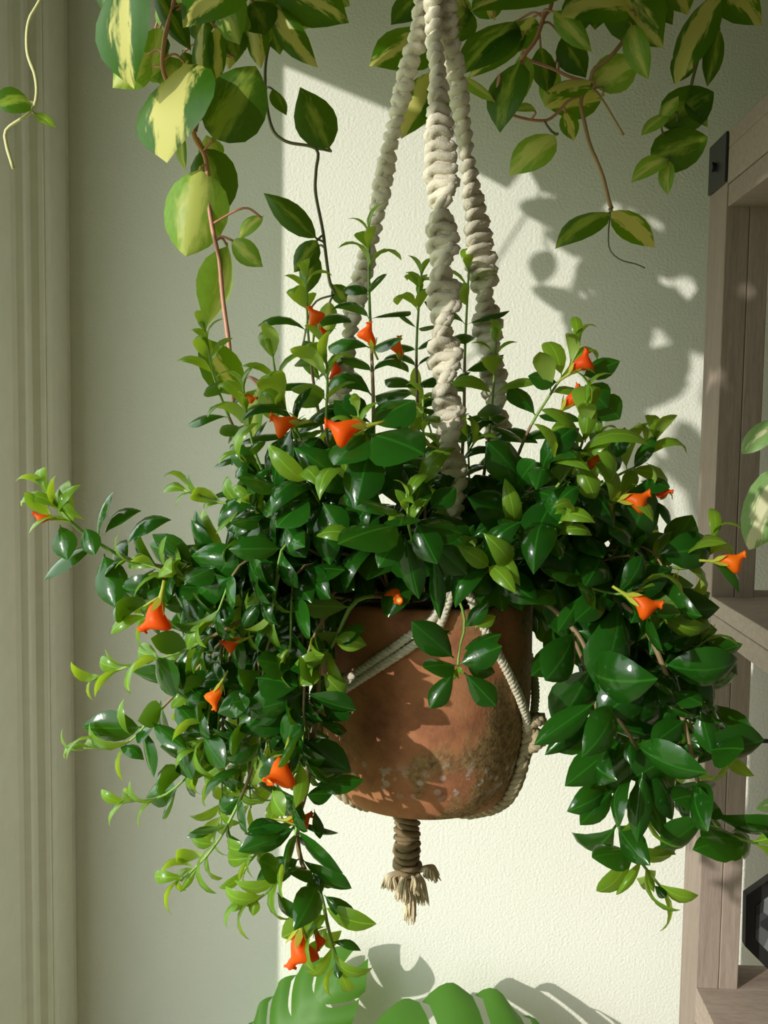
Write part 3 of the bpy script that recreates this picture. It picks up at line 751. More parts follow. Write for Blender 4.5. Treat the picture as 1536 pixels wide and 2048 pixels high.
CROWN = [(470, 930), (530, 820), (620, 790), (700, 700), (790, 650), (870, 690), (960, 730), (1010, 810), (1080, 830), (1150, 760), (1190, 800), (1210, 900), (1290, 960), (1300, 1080), (1130, 1150), (980, 1160), (840, 1130), (640, 1130), (500, 1080)]
fill(17, CROWN, .72, .84, .14, .052, False, 1)
fill(12, CROWN, .60, .72, .15, .044, True, 2)
FRONTC = [(520, 960), (620, 900), (700, 920), (860, 990), (1000, 960), (1150, 980), (1190, 1100), (1000, 1150), (860, 1100), (700, 1140), (540, 1080)]
fill(10, FRONTC, .79, .86, .10, .058, False, 3)
LEFTH = [(330, 1160), (480, 1080), (640, 1140), (690, 1240), (660, 1420), (620, 1560), (560, 1640), (450, 1600), (360, 1500), (310, 1390), (280, 1250)]
fill(13, LEFTH, .74, .84, .17, .042, True, 4, True)
fill(8, LEFTH, .62, .74, .17, .044, True, 5, True)
LEFTF = [(430, 1180), (600, 1150), (690, 1230), (670, 1400), (600, 1560), (480, 1520), (400, 1350)]
fill(8, LEFTF, .82, .87, .11, .046, False, 8, True)
LEFTB = [(380, 1480), (520, 1500), (600, 1600), (560, 1700), (440, 1680)]
fill(5, LEFTB, .74, .84, .14, .038, True, 9, True)
RIGHTH = [(1080, 1080), (1230, 1040), (1340, 1090), (1400, 1200), (1420, 1350), (1440, 1500), (1330, 1520), (1210, 1500), (1130, 1370), (1090, 1230)]
fill(11, RIGHTH, .70, .80, .16, .056, False, 6, True)
fill(4, RIGHTH, .62, .70, .16, .046, False, 7, True)

# prominent leaves traced one by one: base px, tip px, width px, t base, t tip, normal, kind, curl, young
CAMN = Vector((-0.15, -1, 0.35)); UPN = Vector((-0.2, -0.55, 1)); LFN = Vector((-0.8, -0.6, 0.3)); RTN = Vector((0.6, -0.7, 0.4)); DNN = Vector((0, -0.6, -0.9))
def T(bx, by, tx, ty, wpx, tb=.88, tt=.88, n=CAMN, kind='ovate', curl='flat', young=False, fold=0.0):
    b, e = P(bx, by, tb), P(tx, ty, tt)
    wd = wpx / F * (WALL_D - (tb + tt) / 2)
    add_leaf(b, e, wd, n, kind, curl, fold, YOUNG if young else LEAF, 5)
# upper centre rosette
T(740, 868, 848, 908, 80, .875, .90, Vector((.25, -.75, .65))); T(735, 866, 668, 930, 60, .87, .89, Vector((-.6, -.7, .4))); T(742, 893, 712, 1012, 80, .87, .885, Vector((-.2, -1, .1))); T(728, 850, 668, 800, 40, .86, .85, UPN)
T(742, 850, 830, 800, 66, .86, .85, UPN); T(725, 850, 680, 835, 34, .86, .86, UPN); T(728, 835, 690, 790, 40, .86, .85, UPN, 'ovate', 'arch')
# front rosette
T(800, 1050, 676, 1088, 68, .89, .92, UPN); T(797, 1022, 712, 1000, 44, .89, .92, UPN); T(803, 1062, 757, 1136, 56, .89, .90, CAMN); T(833, 1045, 875, 1128, 62, .89, .90, CAMN)
T(810, 1075, 838, 1198, 52, .885, .88, CAMN); T(845, 1050, 925, 1068, 50, .88, .88, UPN); T(825, 1020, 845, 962, 48, .89, .88, CAMN, 'obovate'); T(860, 1018, 912, 975, 44, .88, .87, CAMN)
T(808, 1030, 800, 1052, 38, .895, .91, UPN); T(870, 1090, 935, 1150, 52, .875, .86, CAMN); T(868, 1110, 880, 1240, 32, .875, .86, CAMN, 'lance')
T(818, 1015, 812, 985, 9, .895, .895, CAMN, 'lance', 'arch', True); T(820, 1018, 842, 996, 9, .895, .895, CAMN, 'lance', 'arch', True)
# cluster over the pot
T(908, 1316, 823, 1243, 56, .845, .86, CAMN); T(920, 1328, 1004, 1292, 58, .845, .85, CAMN); T(925, 1300, 1003, 1268, 34, .84, .84, UPN); T(912, 1330, 846, 1335, 36, .85, .865, UPN)
T(910, 1340, 860, 1417, 44, .85, .855, CAMN, 'obovate'); T(928, 1345, 992, 1412, 52, .85, .855, CAMN, 'obovate'); T(930, 1255, 977, 1205, 32, .835, .84, CAMN); T(950, 1255, 992, 1232, 28, .835, .83, CAMN, 'lance', 'arch', True)
T(932, 1330, 990, 1345, 40, .84, .835, CAMN); T(905, 1260, 822, 1275, 24, .84, .84, UPN); T(916, 1346, 924, 1336, 12, .855, .86, CAMN, 'lance', 'arch', True)
# shoot beside the pot on the left
T(668, 1278, 733, 1290, 40, .845, .85, CAMN, 'ovate', 'hook', True); T(672, 1268, 728, 1262, 36, .84, .85, UPN); T(640, 1340, 598, 1372, 34, .855, .865, UPN, 'ovate', 'arch', True); T(645, 1345, 690, 1392, 44, .855, .855, CAMN, 'obovate', 'arch', True)
T(632, 1320, 578, 1338, 42, .85, .86, UPN); T(690, 1385, 655, 1440, 58, .85, .84, CAMN); T(640, 1450, 695, 1462, 26, .85, .84, UPN, 'lance', 'arch')
T(576, 1335, 514, 1320, 52, .86, .87, UPN); T(512, 1355, 595, 1372, 66, .86, .87, UPN); T(608, 1478, 702, 1545, 62, .855, .85, CAMN); T(572, 1500, 592, 1415, 46, .86, .865, CAMN); T(570, 1500, 545, 1475, 34, .855, .86, CAMN)
T(628, 1570, 728, 1560, 40, .85, .85, UPN); T(612, 1590, 665, 1588, 38, .85, .85, UPN); T(500, 1400, 465, 1405, 40, .865, .87, UPN); T(498, 1452, 555, 1390, 52, .85, .86, CAMN)
T(480, 1385, 472, 1435, 42, .86, .87, LFN); T(520, 1205, 482, 1255, 30, .86, .86, CAMN)
# left crown
T(560, 975, 475, 955, 44, .85, .865, UPN); T(548, 975, 560, 905, 44, .85, .85, LFN); T(520, 1040, 462, 1048, 34, .85, .865, UPN); T(620, 995, 552, 1055, 56, .86, .87, UPN); T(618, 988, 575, 985, 32, .85, .86, UPN)
T(555, 975, 535, 1035, 40, .855, .87, LFN); T(645, 1005, 690, 1075, 60, .855, .865, CAMN); T(645, 1015, 660, 1130, 58, .855, .86, CAMN); T(500, 1135, 520, 1050, 46, .845, .85, CAMN); T(432, 1165, 470, 1095, 44, .84, .85, CAMN)
T(430, 1135, 368, 1165, 46, .845, .86, UPN); T(570, 1050, 612, 1115, 56, .85, .86, CAMN); T(610, 1140, 690, 1140, 38, .85, .86, UPN)
# far-left spray
T(120, 1050, 135, 1120, 48, .81, .82, CAMN); T(170, 1055, 190, 1110, 38, .81, .82, CAMN); T(208, 1108, 232, 1215, 62, .81, .83, CAMN); T(105, 1040, 48, 985, 30, .80, .81, UPN, 'obovate', 'arch', True); T(118, 1030, 162, 970, 22, .80, .80, LFN, 'lance', 'hook', True)
T(172, 1040, 118, 975, 16, .80, .80, LFN, 'lance', 'hook', True); T(210, 1070, 283, 1022, 30, .80, .80, UPN, 'lance', 'hook'); T(255, 1090, 343, 1040, 34, .80, .80, UPN, 'lance', 'hook'); T(235, 1150, 280, 1225, 44, .80, .80, CAMN)
T(310, 1155, 335, 1205, 56, .83, .84, UPN); T(355, 1175, 425, 1180, 36, .83, .84, UPN); T(365, 1190, 405, 1248, 40, .84, .85, CAMN); T(440, 1195, 455, 1255, 40, .84, .85, CAMN)
T(312, 1310, 350, 1395, 48, .85, .86, LFN); T(350, 1320, 365, 1380, 32, .85, .85, RTN); T(305, 1445, 372, 1498, 34, .80, .82, UPN); T(350, 1405, 405, 1465, 44, .79, .81, UPN); T(370, 1365, 418, 1402, 34, .80, .82, UPN)
T(240, 1495, 288, 1520, 26, .78, .79, UPN, 'lance', 'hook'); T(270, 1470, 310, 1450, 34, .78, .79, UPN); T(262, 1470, 248, 1398, 18, .78, .78, LFN, 'lance', 'hook', True); T(355, 1480, 385, 1560, 36, .80, .82, LFN); T(405, 1470, 450, 1535, 42, .82, .84, LFN)
# bottom spray
T(648, 1790, 716, 1838, 34, .85, .85, CAMN, 'ovate', 'hook'); T(640, 1800, 585, 1838, 22, .85, .86, UPN, 'lance', 'hook'); T(625, 1742, 575, 1745, 36, .85, .87, UPN); T(570, 1750, 518, 1720, 46, .86, .87, UPN); T(645, 1788, 618, 1760, 26, .85, .86, CAMN)
T(655, 1830, 612, 1870, 26, .85, .86, UPN, 'ovate', 'hook', True); T(660, 1880, 605, 1920, 24, .85, .86, UPN, 'lance', 'hook', True); T(664, 1885, 722, 1902, 20, .85, .85, UPN, 'lance', 'hook'); T(672, 1915, 678, 1958, 18, .85, .86, CAMN, 'obovate', 'flat')
T(572, 1650, 495, 1660, 46, .85, .865, UPN); T(628, 1618, 640, 1678, 22, .85, .85, CAMN, 'obovate'); T(545, 1580, 570, 1632, 34, .85, .865, LFN, 'ovate', 'arch', True); T(440, 1655, 372, 1675, 22, .82, .83, UPN, 'lance', 'arch'); T(395, 1735, 360, 1785, 14, .82, .82, CAMN, 'lance', 'flat', True)
T(630, 1735, 640, 1770, 22, .85, .86, CAMN); T(555, 1785, 600, 1842, 30, .86, .86, LFN, 'lance', 'arch'); T(512, 1795, 506, 1832, 24, .86, .865, CAMN, 'ovate', 'arch', True)
# right crown
T(1180, 905, 1112, 900, 44, .80, .81, UPN); T(1168, 885, 1102, 860, 44, .80, .81, UPN, 'ovate', 'hook', True); T(1170, 885, 1180, 795, 38, .80, .80, CAMN, 'lance', 'arch', True); T(1175, 895, 1222, 962, 26, .80, .81, RTN, 'lance', 'curl', True)
T(1155, 925, 1190, 1000, 44, .80, .81, CAMN, 'obovate', 'hook', True); T(1230, 920, 1250, 855, 42, .76, .76, LFN, 'ovate', 'arch'); T(1268, 940, 1312, 872, 30, .76, .76, LFN, 'ovate', 'arch'); T(1165, 752, 1240, 722, 42, .72, .72, RTN); T(1115, 765, 1056, 752, 40, .72, .72, UPN)
T(1195, 790, 1240, 838, 60, .70, .70, CAMN); T(1170, 770, 1215, 815, 66, .71, .71, CAMN); T(1110, 990, 1060, 1092, 68, .82, .85, CAMN); T(1282, 962, 1340, 975, 34, .78, .79, UPN); T(1300, 1000, 1338, 1055, 18, .78, .78, RTN, 'lance', 'hook'); T(1035, 970, 1070, 920, 42, .80, .82, CAMN)
# right body
T(1145, 1285, 1062, 1352, 54, .81, .83, CAMN); T(1215, 1185, 1150, 1242, 46, .82, .84, CAMN); T(1165, 1190, 1115, 1265, 34, .82, .84, CAMN, 'lance'); T(1160, 1150, 1088, 1145, 46, .81, .83, UPN); T(1105, 1180, 1032, 1192, 52, .80, .83, UPN)
T(1190, 1405, 1068, 1490, 54, .82, .83, CAMN); T(1185, 1430, 1090, 1510, 44, .80, .80, CAMN); T(1245, 1480, 1130, 1572, 66, .82, .84, CAMN); T(1345, 1380, 1298, 1362, 32, .82, .84, UPN); T(1348, 1382, 1405, 1410, 36, .82, .84, UPN)
T(1262, 1340, 1282, 1365, 46, .82, .84, UPN); T(1225, 1350, 1250, 1430, 34, .81, .82, CAMN); T(1370, 1440, 1302, 1490, 48, .82, .84, CAMN); T(1400, 1420, 1425, 1510, 46, .82, .83, CAMN); T(1360, 1230, 1300, 1310, 52, .79, .80, CAMN)
T(1400, 1290, 1475, 1352, 26, .78, .78, RTN, 'lance', 'hook'); T(1370, 1320, 1420, 1420, 34, .79, .80, RTN, 'ovate', 'hook'); T(1258, 1480, 1262, 1530, 26, .83, .84, CAMN, 'ovate', 'flat'); T(1285, 1545, 1275, 1685, 50, .83, .84, CAMN)
T(1290, 1560, 1330, 1680, 36, .82, .82, CAMN); T(1225, 1580, 1160, 1650, 48, .81, .83, CAMN); T(1300, 1540, 1345, 1640, 42, .82, .82, RTN, 'ovate', 'arch'); T(1400, 1590, 1345, 1600, 48, .82, .83, UPN); T(1420, 1640, 1400, 1575, 44, .83, .85, LFN)
T(1490, 1685, 1402, 1675, 50, .83, .85, UPN); T(1480, 1700, 1385, 1700, 40, .82, .84, UPN, 'lance', 'arch'); T(1268, 1705, 1184, 1715, 46, .81, .83, UPN); T(1282, 1722, 1232, 1790, 22, .80, .81, CAMN, 'lance', 'curl', True); T(1290, 1718, 1352, 1710, 22, .80, .80, UPN, 'lance', 'curl', True)
T(1290, 1735, 1308, 1785, 16, .80, .80, CAMN, 'lance', 'arch', True); T(1308, 1770, 1332, 1795, 20, .80, .81, CAMN, 'obovate'); T(1418, 1120, 1478, 1188, 20, .76, .76, RTN, 'lance', 'hook'); T(1405, 1110, 1392, 1052, 20, .76, .76, LFN, 'lance', 'hook'); T(1310, 1132, 1345, 1062, 26, .75, .75, LFN, 'lance', 'hook', True)
T(1470, 1500, 1440, 1490, 40, .82, .83, CAMN); T(1420, 1500, 1488, 1498, 56, .83, .85, UPN)

# visible leaf area by casting rays, so that the most visible ones become objects of their own
allv, allf, own = [], [], []
off = 0
for idx, (mt, (kd, cu, fo, mat), pr) in enumerate(leaves):
    me, va, fs_ = leaf_mesh(kd, cu, fo, mat)
    A = np.array(mt); w_ = va @ A[:3, :3].T + A[:3, 3]
    allv.append(w_); allf += [tuple(off + i for i in f) for f in fs_]; own += [idx] * len(fs_); off += len(va)
allv = np.concatenate(allv)
bvh = BVHTree.FromPolygons([tuple(v) for v in allv], allf)
cnt = [0] * len(leaves)
for py in range(430, 1960, 5):
    for px in range(40, 1536, 5):
        h = bvh.ray_cast(CAM, (ROT @ Vector((px - 768, -(py - 1024), -F))).normalized())
        if h[2] is not None: cnt[own[h[2]]] += 1
order = sorted(range(len(leaves)), key=lambda i: -cnt[i])
single = set(order[:298])
GL = gp.location
inv = Matrix.Translation(-Vector(GL))
sv, sf, sm, suv = [], [], [], []; so = 0
for idx, (mt, (kd, cu, fo, mat), pr) in enumerate(leaves):
    me, va, fs_ = leaf_mesh(kd, cu, fo, mat)
    if idx in single:
        o = bpy.data.objects.new('leaf', me); COL.objects.link(o); o.parent = gp; o.matrix_local = inv @ mt
    else:
        A = np.array(inv @ mt); w_ = va @ A[:3, :3].T + A[:3, 3]
        sv.append(w_); suv += leaf_uv(kd, cu, fo, mat); sf += [tuple(so + i for i in f) for f in fs_]; sm += [1 if mat is YOUNG else 0] * len(fs_); so += len(va)
me = mesh('leaves', np.concatenate(sv), sf)
o = link('leaves', me, gp, [LEAF, YOUNG]); me.polygons.foreach_set('material_index', sm); o['kind'] = 'stuff'
_uvl = me.uv_layers.new(name='UVMap'); _vi = np.zeros(len(me.loops), dtype=np.int32); me.loops.foreach_get('vertex_index', _vi)
_uvl.data.foreach_set('uv', np.array(suv, dtype=np.float32)[_vi].ravel())
print('goldfish leaves', len(leaves), 'seen', sum(1 for c in cnt if c), 'stems', len(stems_v))

# ------------------------------------------------------------------ flowers
def flower_mesh():
    """pouched tube: narrow neck, belly hanging to -Z, small lipped mouth at x = 1"""
    st = [(0.0, .10, .02), (.10, .12, .02), (.22, .18, .0), (.36, .26, -.06), (.48, .34, -.14), (.60, .36, -.18), (.70, .30, -.15), (.78, .205, -.06), (.85, .145, .02), (.91, .12, .05), (.96, .135, .06), (1.0, .175, .06), (.985, .12, .06), (.94, .09, .06)]
    n = 14; vs, fs = [], []
    for (x, r, c) in st:
        for k in range(n):
            a = 2 * math.pi * k / n; sq = 1.0 + 0.16 * max(0, -math.sin(a)) * (r > .2)
            lip = 0.03 * math.cos(5 * a) if x > .96 and r > .14 else 0
            vs.append(Vector((x + lip, 0.76 * r * math.cos(a), c * 1.1 + 0.9 * r * sq * math.sin(a))))
    for i in range(len(st) - 1):
        for k in range(n):
            k2 = (k + 1) % n; fs.append((i * n + k, i * n + k2, (i + 1) * n + k2, (i + 1) * n + k))
    fs.append(tuple(reversed(range(n)))); fs.append(tuple((len(st) - 1) * n + k for k in range(n)))
    me = mesh('corolla', vs, fs); me.materials.append(PETAL); me.materials.append(MOUTH)
    me.polygons[len(fs) - 1].material_index = 1
    me.polygons.foreach_set('use_smooth', [True] * len(fs)); return me
def calyx_mesh():
    vs, fs = [], []
    tube(vs, fs, [Vector((-.55, 0, .12)), Vector((-.3, 0, .06)), Vector((-.08, 0, 0)), Vector((.04, 0, 0))], [.05, .05, .08, .10], 6)
    for k in range(5):
        a = 2 * math.pi * k / 5; e = Vector((0, math.cos(a), math.sin(a))); s_ = Vector((0, -math.sin(a), math.cos(a)))
        b = len(vs)
        for (x, r, w_) in ((-.06, .07, .04), (.08, .14, .09), (.22, .21, .07), (.36, .28, .004)):
            vs += [Vector((x, 0, 0)) + e * r - s_ * w_, Vector((x, 0, 0)) + e * r * 1.1 + s_ * w_]
        for i in range(3): fs.append((b + 2 * i, b + 2 * i + 1, b + 2 * i + 3, b + 2 * i + 2))
    me = mesh('calyx', vs, fs); me.materials.append(CALYX); me.polygons.foreach_set('use_smooth', [True] * len(fs)); return me
FM, CM = flower_mesh(), calyx_mesh()
def flower(bx, by, tx, ty, t, belly=(0, 1), fat=1.0, tt=None):
    b, e = P(bx, by, t), P(tx, ty, tt if tt else t + 0.004)
    dn = (P(bx + belly[0] * 10, by + belly[1] * 10, t) - b).normalized()
    x = e - b; L = x.length; x = x / L; z = -dn; z = (z - x * z.dot(x)).normalized(); y = z.cross(x)
    m_ = Matrix((x * L, y * L * fat, z * L * fat)).transposed().to_4x4(); m_.translation = b
    o = bpy.data.objects.new('flower', FM); COL.objects.link(o); o.parent = gp; o.matrix_local = inv @ m_; o['label'] = 'orange pouched flower'
    c = bpy.data.objects.new('calyx', CM); COL.objects.link(c); c.parent = o
for a in [(628, 662, 622, 612, .72, (1, 0), .95), (640, 650, 646, 682, .70, (1, 0), .8), (745, 694, 735, 645, .80, (-1, 0), .95), (800, 716, 796, 672, .74, (-1, 0), .9),
          (596, 846, 540, 838, .83, (0, 1), 1.15), (728, 852, 650, 852, .885, (0, 1), 1.0), (856, 888, 822, 862, .865, (0, 1), 1.0), (1142, 744, 1178, 702, .735, (1, .5), 1.05),
          (1128, 815, 1162, 772, .75, (1, .6), 1.05), (1205, 918, 1168, 915, .79, (0, 1), 1.0), (1242, 1000, 1302, 990, .80, (0, 1), 1.05), (1292, 976, 1346, 985, .785, (0, 1), .55),
          (1432, 1122, 1492, 1112, .775, (.2, 1), 1.0), (1258, 1192, 1324, 1214, .835, (-.4, 1), 1.0), (320, 1200, 288, 1264, .865, (1, .2), 1.15), (110, 1038, 64, 1028, .81, (0, 1), .6),
          (442, 1368, 426, 1420, .86, (-1, 0), .85), (601, 1862, 586, 1936, .87, (1, 0), 1.15), (575, 1640, 625, 1632, .845, (0, 1), .9), (632, 1860, 638, 1902, .86, (1, 0), .7),
          (484, 1280, 440, 1288, .85, (0, 1), .9), (1352, 1150, 1340, 1186, .76, (-1, 0), .8), (668, 715, 664, 758, .70, (1, 0), .7), (490, 790, 514, 798, .80, (0, 1), .8)]:
    flower(*a)
flower(570, 1512, 540, 1568, .872, (.6, 1), 1.25, .892); flower(815, 1180, 792, 1202, .805, (-1, .4), 1.3, .825)

# ------------------------------------------------------------------ hoyas
RH = random.Random(5)
def hoya(root, vines, lv, planter_at):
    """vines: (points px, material, radius px); lv: traced leaves"""
    lines = []
    for (pts, mat, r) in vines:
        ps = resample(catmull([P(*q) if len(q) == 3 and not isinstance(q, Vector) else q for q in pts], 8), 0.006)[0]
        lines.append((ps, mat, r / F * 1.1))
    tubes = [([], [], m_) for (_, m_, _) in lines]
    for (ps, m_, r), (vs, fs, _) in zip(lines, tubes): tube(vs, fs, ps, [r * (1.0 + 0.25 * max(0, math.sin(i * 0.7) - 0.8) * 5 * 0.4) for i in range(len(ps))], 7)
    for (bx, by, tx, ty, wpx, t, n, kind, curl, fold, mat) in lv:
        tb, tt = (t if isinstance(t, tuple) else (t, t))
        b, e = P(bx, by, tb), P(tx, ty, tt)
        me = leaf_mesh(kind, curl, fold, mat, 7)[0]
        wd = wpx / F * (WALL_D - (tb + tt) / 2)
        o = bpy.data.objects.new('leaf', me); COL.objects.link(o); o.parent = root
        o.matrix_local = Matrix.Translation(-Vector(root.location)) @ leaf_matrix(b, e, wd, n, 1.0, True)
        best = None
        for li, (ps, m_, r) in enumerate(lines):
            for p in ps:
                d = (p - b).length
                if best is None or d < best[0]: best = (d, li, p)
        if 0.002 < best[0] < 0.14:
            vs, fs, _ = tubes[best[1]]; m2 = b.lerp(best[2], 0.5) + Vector((0, 0, 0.12 * best[0]))
            x = (e - b).normalized(); m2 = m2 - x * 0.15 * best[0]
            tube(vs, fs, catmull([best[2], m2, b + x * 0.003], 5), 0.0013, 5)
    for vs, fs, m_ in tubes:
        o = link('vine', mesh('vine', vs, fs), None, m_); local_to(o, root)
    # the planter above the frame and its suspension wires
    c = planter_at
    vs, fs = lathe([(0.0, -0.07), (0.06, -0.07), (0.085, 0.0), (0.09, 0.04), (0.094, 0.045), (0.086, 0.045), (0.08, 0.03), (0.0, 0.03)], 32)
    o = link('planter', mesh('planter', [v + c for v in vs], fs), None, PLANTER); local_to(o, root)
    for k in range(3):
        a = k * 2.094 + 0.4; vs, fs = [], []
        tube(vs, fs, [c + Vector((0.09 * math.cos(a), 0.09 * math.sin(a), 0.04)), Vector((c.x, c.y, CEILZ))], 0.0012, 5)
        local_to(link('wire', mesh('wire', vs, fs), None, BLACK), root)
LN, FN, TN, BN, RN = Vector((-0.6, -0.8, 0.2)), Vector((0, -1, 0.15)), Vector((-0.2, -0.6, 0.8)), Vector((0.2, 0.9, 0.3)), Vector((0.7, -0.7, 0.2))
hp1 = Vector((-0.16, -0.50, CAMZ + 0.80)); hp2 = Vector((0.20, -0.42, CAMZ + 0.80))
top1 = lambda dx, dy: hp1 + Vector((dx, dy, 0.03))
top2 = lambda dx, dy: hp2 + Vector((dx, dy, 0.03))
h1 = empty('hoya_plant', hp1); tag(h1, 'trailing variegated hoya with cream-centred leaves and pink vines at the upper left', 'plant', None)
h2 = empty('hoya_plant', hp2); tag(h2, 'trailing variegated hoya with yellow-green leaves at the upper right behind the cords', 'plant', None)
def over(c, q): # a vine point above the frame
    return c + q
v1 = [([top1(-.05, -.03), P(352, -90, .53), P(350, -20, .54), P(345, 15, .54), P(329, 80, .54), P(326, 140, .535), P(350, 190, .53), P(380, 228, .53), P(390, 275, .535), P(412, 320, .545), P(416, 400, .55), P(426, 462, .555), P(438, 520, .56), P(446, 600, .565), P(458, 690, .57), P(463, 760, .575), P(470, 820, .58), P(486, 843, .585)], PINKST, 4.6),
      ([top1(.0, .0), P(470, -80, .48), P(450, 20, .48), P(420, 120, .48), P(405, 200, .5), P(392, 262, .53)], PINKST, 3.0),
      ([top1(.03, .02), P(560, -60, .42), P(548, 40, .42), P(530, 140, .42), P(540, 245, .42), P(570, 282, .42), P(632, 297, .42), P(632, 340, .42), P(631, 385, .42), P(645, 458, .42), P(652, 512, .42), P(660, 566, .42), P(672, 588, .42)], DARKST, 3.6),
      ([top1(-.07, -.03), P(130, -100, .5), P(80, 0, .5), P(57, 45, .5), P(55, 105, .5), P(70, 150, .5), P(73, 192, .5), P(60, 225, .5), P(14, 258, .5), P(12, 285, .5), P(20, 315, .5), P(27, 338, .5)], PALEST, 3.8),
      ([P(632, 297, .42), P(648, 299, .42), P(662, 302, .42)], DARKST, 3.0)]
L1 = [(262, -60, 268, 178, 98, (.56, .57), LN, 'hoya', .6, .22, HOYA), (300, 105, 225, 176, 70, .53, FN, 'hoya', .4, 0, HOYAL), (372, 122, 334, 326, 118, (.54, .57), LN, 'hoya', .5, .12, HOYA),
      (424, 284, 512, 132, 122, (.55, .555), FN, 'round', .3, 0, HOYAD), (402, 332, 372, 513, 122, (.55, .555), FN, 'round', .3, -.08, HOYAL), (405, 292, 452, 421, 86, .52, FN, 'round', .3, 0, HOYAD),
      (462, 478, 526, 534, 46, .555, LN, 'hoya', .5, .1, HOYAL), (528, 432, 478, 480, 34, .55, TN, 'hoya', .6, .2, HOYAL), (455, 485, 410, 656, 72, (.55, .55), Vector((.9, -.5, .2)), 'hoya', 1.0, -.1, HOYAL), (480, 792, 398, 672, 78, (.60, .63), Vector((-.3, -.8, .6)), 'hoya', .7, .12, HOYA),
      (522, 770, 516, 885, 44, (.60, .6), LN, 'hoya', 1.2, .2, HOYAL), (535, 770, 548, 845, 54, .59, FN, 'hoya', .4, 0, HOYAL), (490, -40, 366, 56, 92, (.55, .57), LN, 'hoya', .5, .15, HOYA), (408, 40, 405, 180, 40, .53, LN, 'hoya', .4, .1, HOYA),
      (432, 50, 437, 168, 34, .535, FN, 'hoya', .3, .1, HOYA), (305, -30, 382, 102, 44, .54, Vector((-.6, -.4, .9)), 'hoya', .2, 0, HOYAD), (322, 50, 300, 158, 54, .51, RN, 'hoya', .3, 0, HOYAL), (280, 150, 345, 118, 50, .5, FN, 'hoya', .3, 0, HOYAL),
      (545, -55, 698, 46, 104, (.47, .47), LN, 'hoya', .6, .1, HOYA), (545, 12, 636, 136, 52, .46, LN, 'hoya', 1.2, .1, HOYA), (545, 10, 618, 56, 56, .44, FN, 'hoya', .5, 0, HOYAL), (505, 0, 532, 70, 74, .47, FN, 'hoya', .3, 0, HOYAD), (500, 20, 522, 138, 44, .46, LN, 'hoya', .3, 0, HOYA),
      (545, 176, 573, 231, 26, .42, RN, 'hoya', .4, 0, HOYAD), (660, 302, 600, 174, 82, (.43, .44), FN, 'hoya', .3, 0, HOYAD), (636, 480, 527, 386, 50, .43, FN, 'hoya', 1.1, 0, HOYAD), (636, 478, 588, 545, 48, .43, FN, 'hoya', .4, 0, HOYAD), (628, 500, 612, 590, 44, .41, FN, 'hoya', .4, 0, HOYAD),
      (664, 568, 702, 612, 36, .42, FN, 'hoya', .4, 0, HOYAD), (650, -20, 700, 12, 40, .42, FN, 'hoya', .6, 0, HOYAL), (660, 600, 648, 680, 40, .42, FN, 'hoya', .3, 0, HOYAL), (600, 700, 640, 760, 24, .42, TN, 'hoya', .3, 0, HOYAD),
      (62, 203, -8, 214, 50, (.5, .52), Vector((-.2, -1, .3)), 'round', 1.0, .2, HOYAD), (66, 226, 112, 256, 18, .5, TN, 'hoya', .4, .2, HOYAL), (362, 258, 372, 342, 22, .53, LN, 'hoya', .5, .2, HOYAL), (465, 60, 490, 20, 50, .5, FN, 'hoya', .3, 0, HOYAL), (470, 120, 455, 40, 60, .46, FN, 'hoya', .3, 0, HOYAD), (388, 250, 402, 160, 50, .47, FN, 'hoya', .3, 0, HOYAL), (240, -70, 215, 40, 70, .5, FN, 'hoya', .3, 0, HOYAD), (430, 330, 412, 270, 50, .5, FN, 'hoya', .3, 0, HOYAL)]
def above(n, x0, x1, y0, y1, t0, t1, r, lim=-8):  # unseen leaves added over the top edge to shade the upper wall
    res = []
    for i in range(n):
        x, y = r.uniform(x0, x1), r.uniform(y0, y1); a = r.uniform(0.3, 2.8); l = r.uniform(110, 190)
        ty = y + l * abs(math.sin(a)) 
        if ty > lim: ty = lim - r.uniform(0, 20)
        res.append((x, y, x + l * math.cos(a), ty, r.uniform(60, 105), r.uniform(t0, t1), Vector((r.uniform(-.9, .3), -.8, r.uniform(-.1, .6))), 'hoya', .5, .05, r.choice([HOYA, HOYAL, HOYAD])))
    return res
L1 += above(10, 180, 700, -330, -180, .42, .60, RH, -100) + above(26, 150, 800, -460, -240, .34, .60, RH, -130)
v1 += [([top1(-.06 + .03 * i, .02), P(240 + 110 * i, -260, .5), P(250 + 110 * i, -60, .49)], PINKST, 3.2) for i in range(5)]
L1 += [(330, -10, 352, 70, 56, .5, FN, 'hoya', .4, 0, HOYAL), (395, -20, 400, 90, 60, .5, FN, 'hoya', .3, 0, HOYAD), (440, -30, 480, 90, 70, .5, LN, 'hoya', .4, .1, HOYAL), (530, -40, 512, 120, 60, .44, FN, 'hoya', .3, 0, HOYAL), (540, -10, 560, 110, 60, .42, FN, 'hoya', .3, 0, HOYAD),
       (470, 20, 458, 140, 52, .45, FN, 'hoya', .3, 0, HOYA), (365, 100, 395, 190, 50, .47, FN, 'hoya', .3, 0, HOYAD), (310, 60, 290, 130, 60, .49, LN, 'hoya', .3, 0, HOYAD), (355, 170, 320, 110, 60, .5, FN, 'hoya', .3, 0, HOYAL), (420, 190, 400, 100, 50, .46, FN, 'hoya', .3, 0, HOYAL), (560, -60, 600, 40, 70, .43, FN, 'hoya', .3, 0, HOYA)]
hoya(h1, v1, L1, hp1)
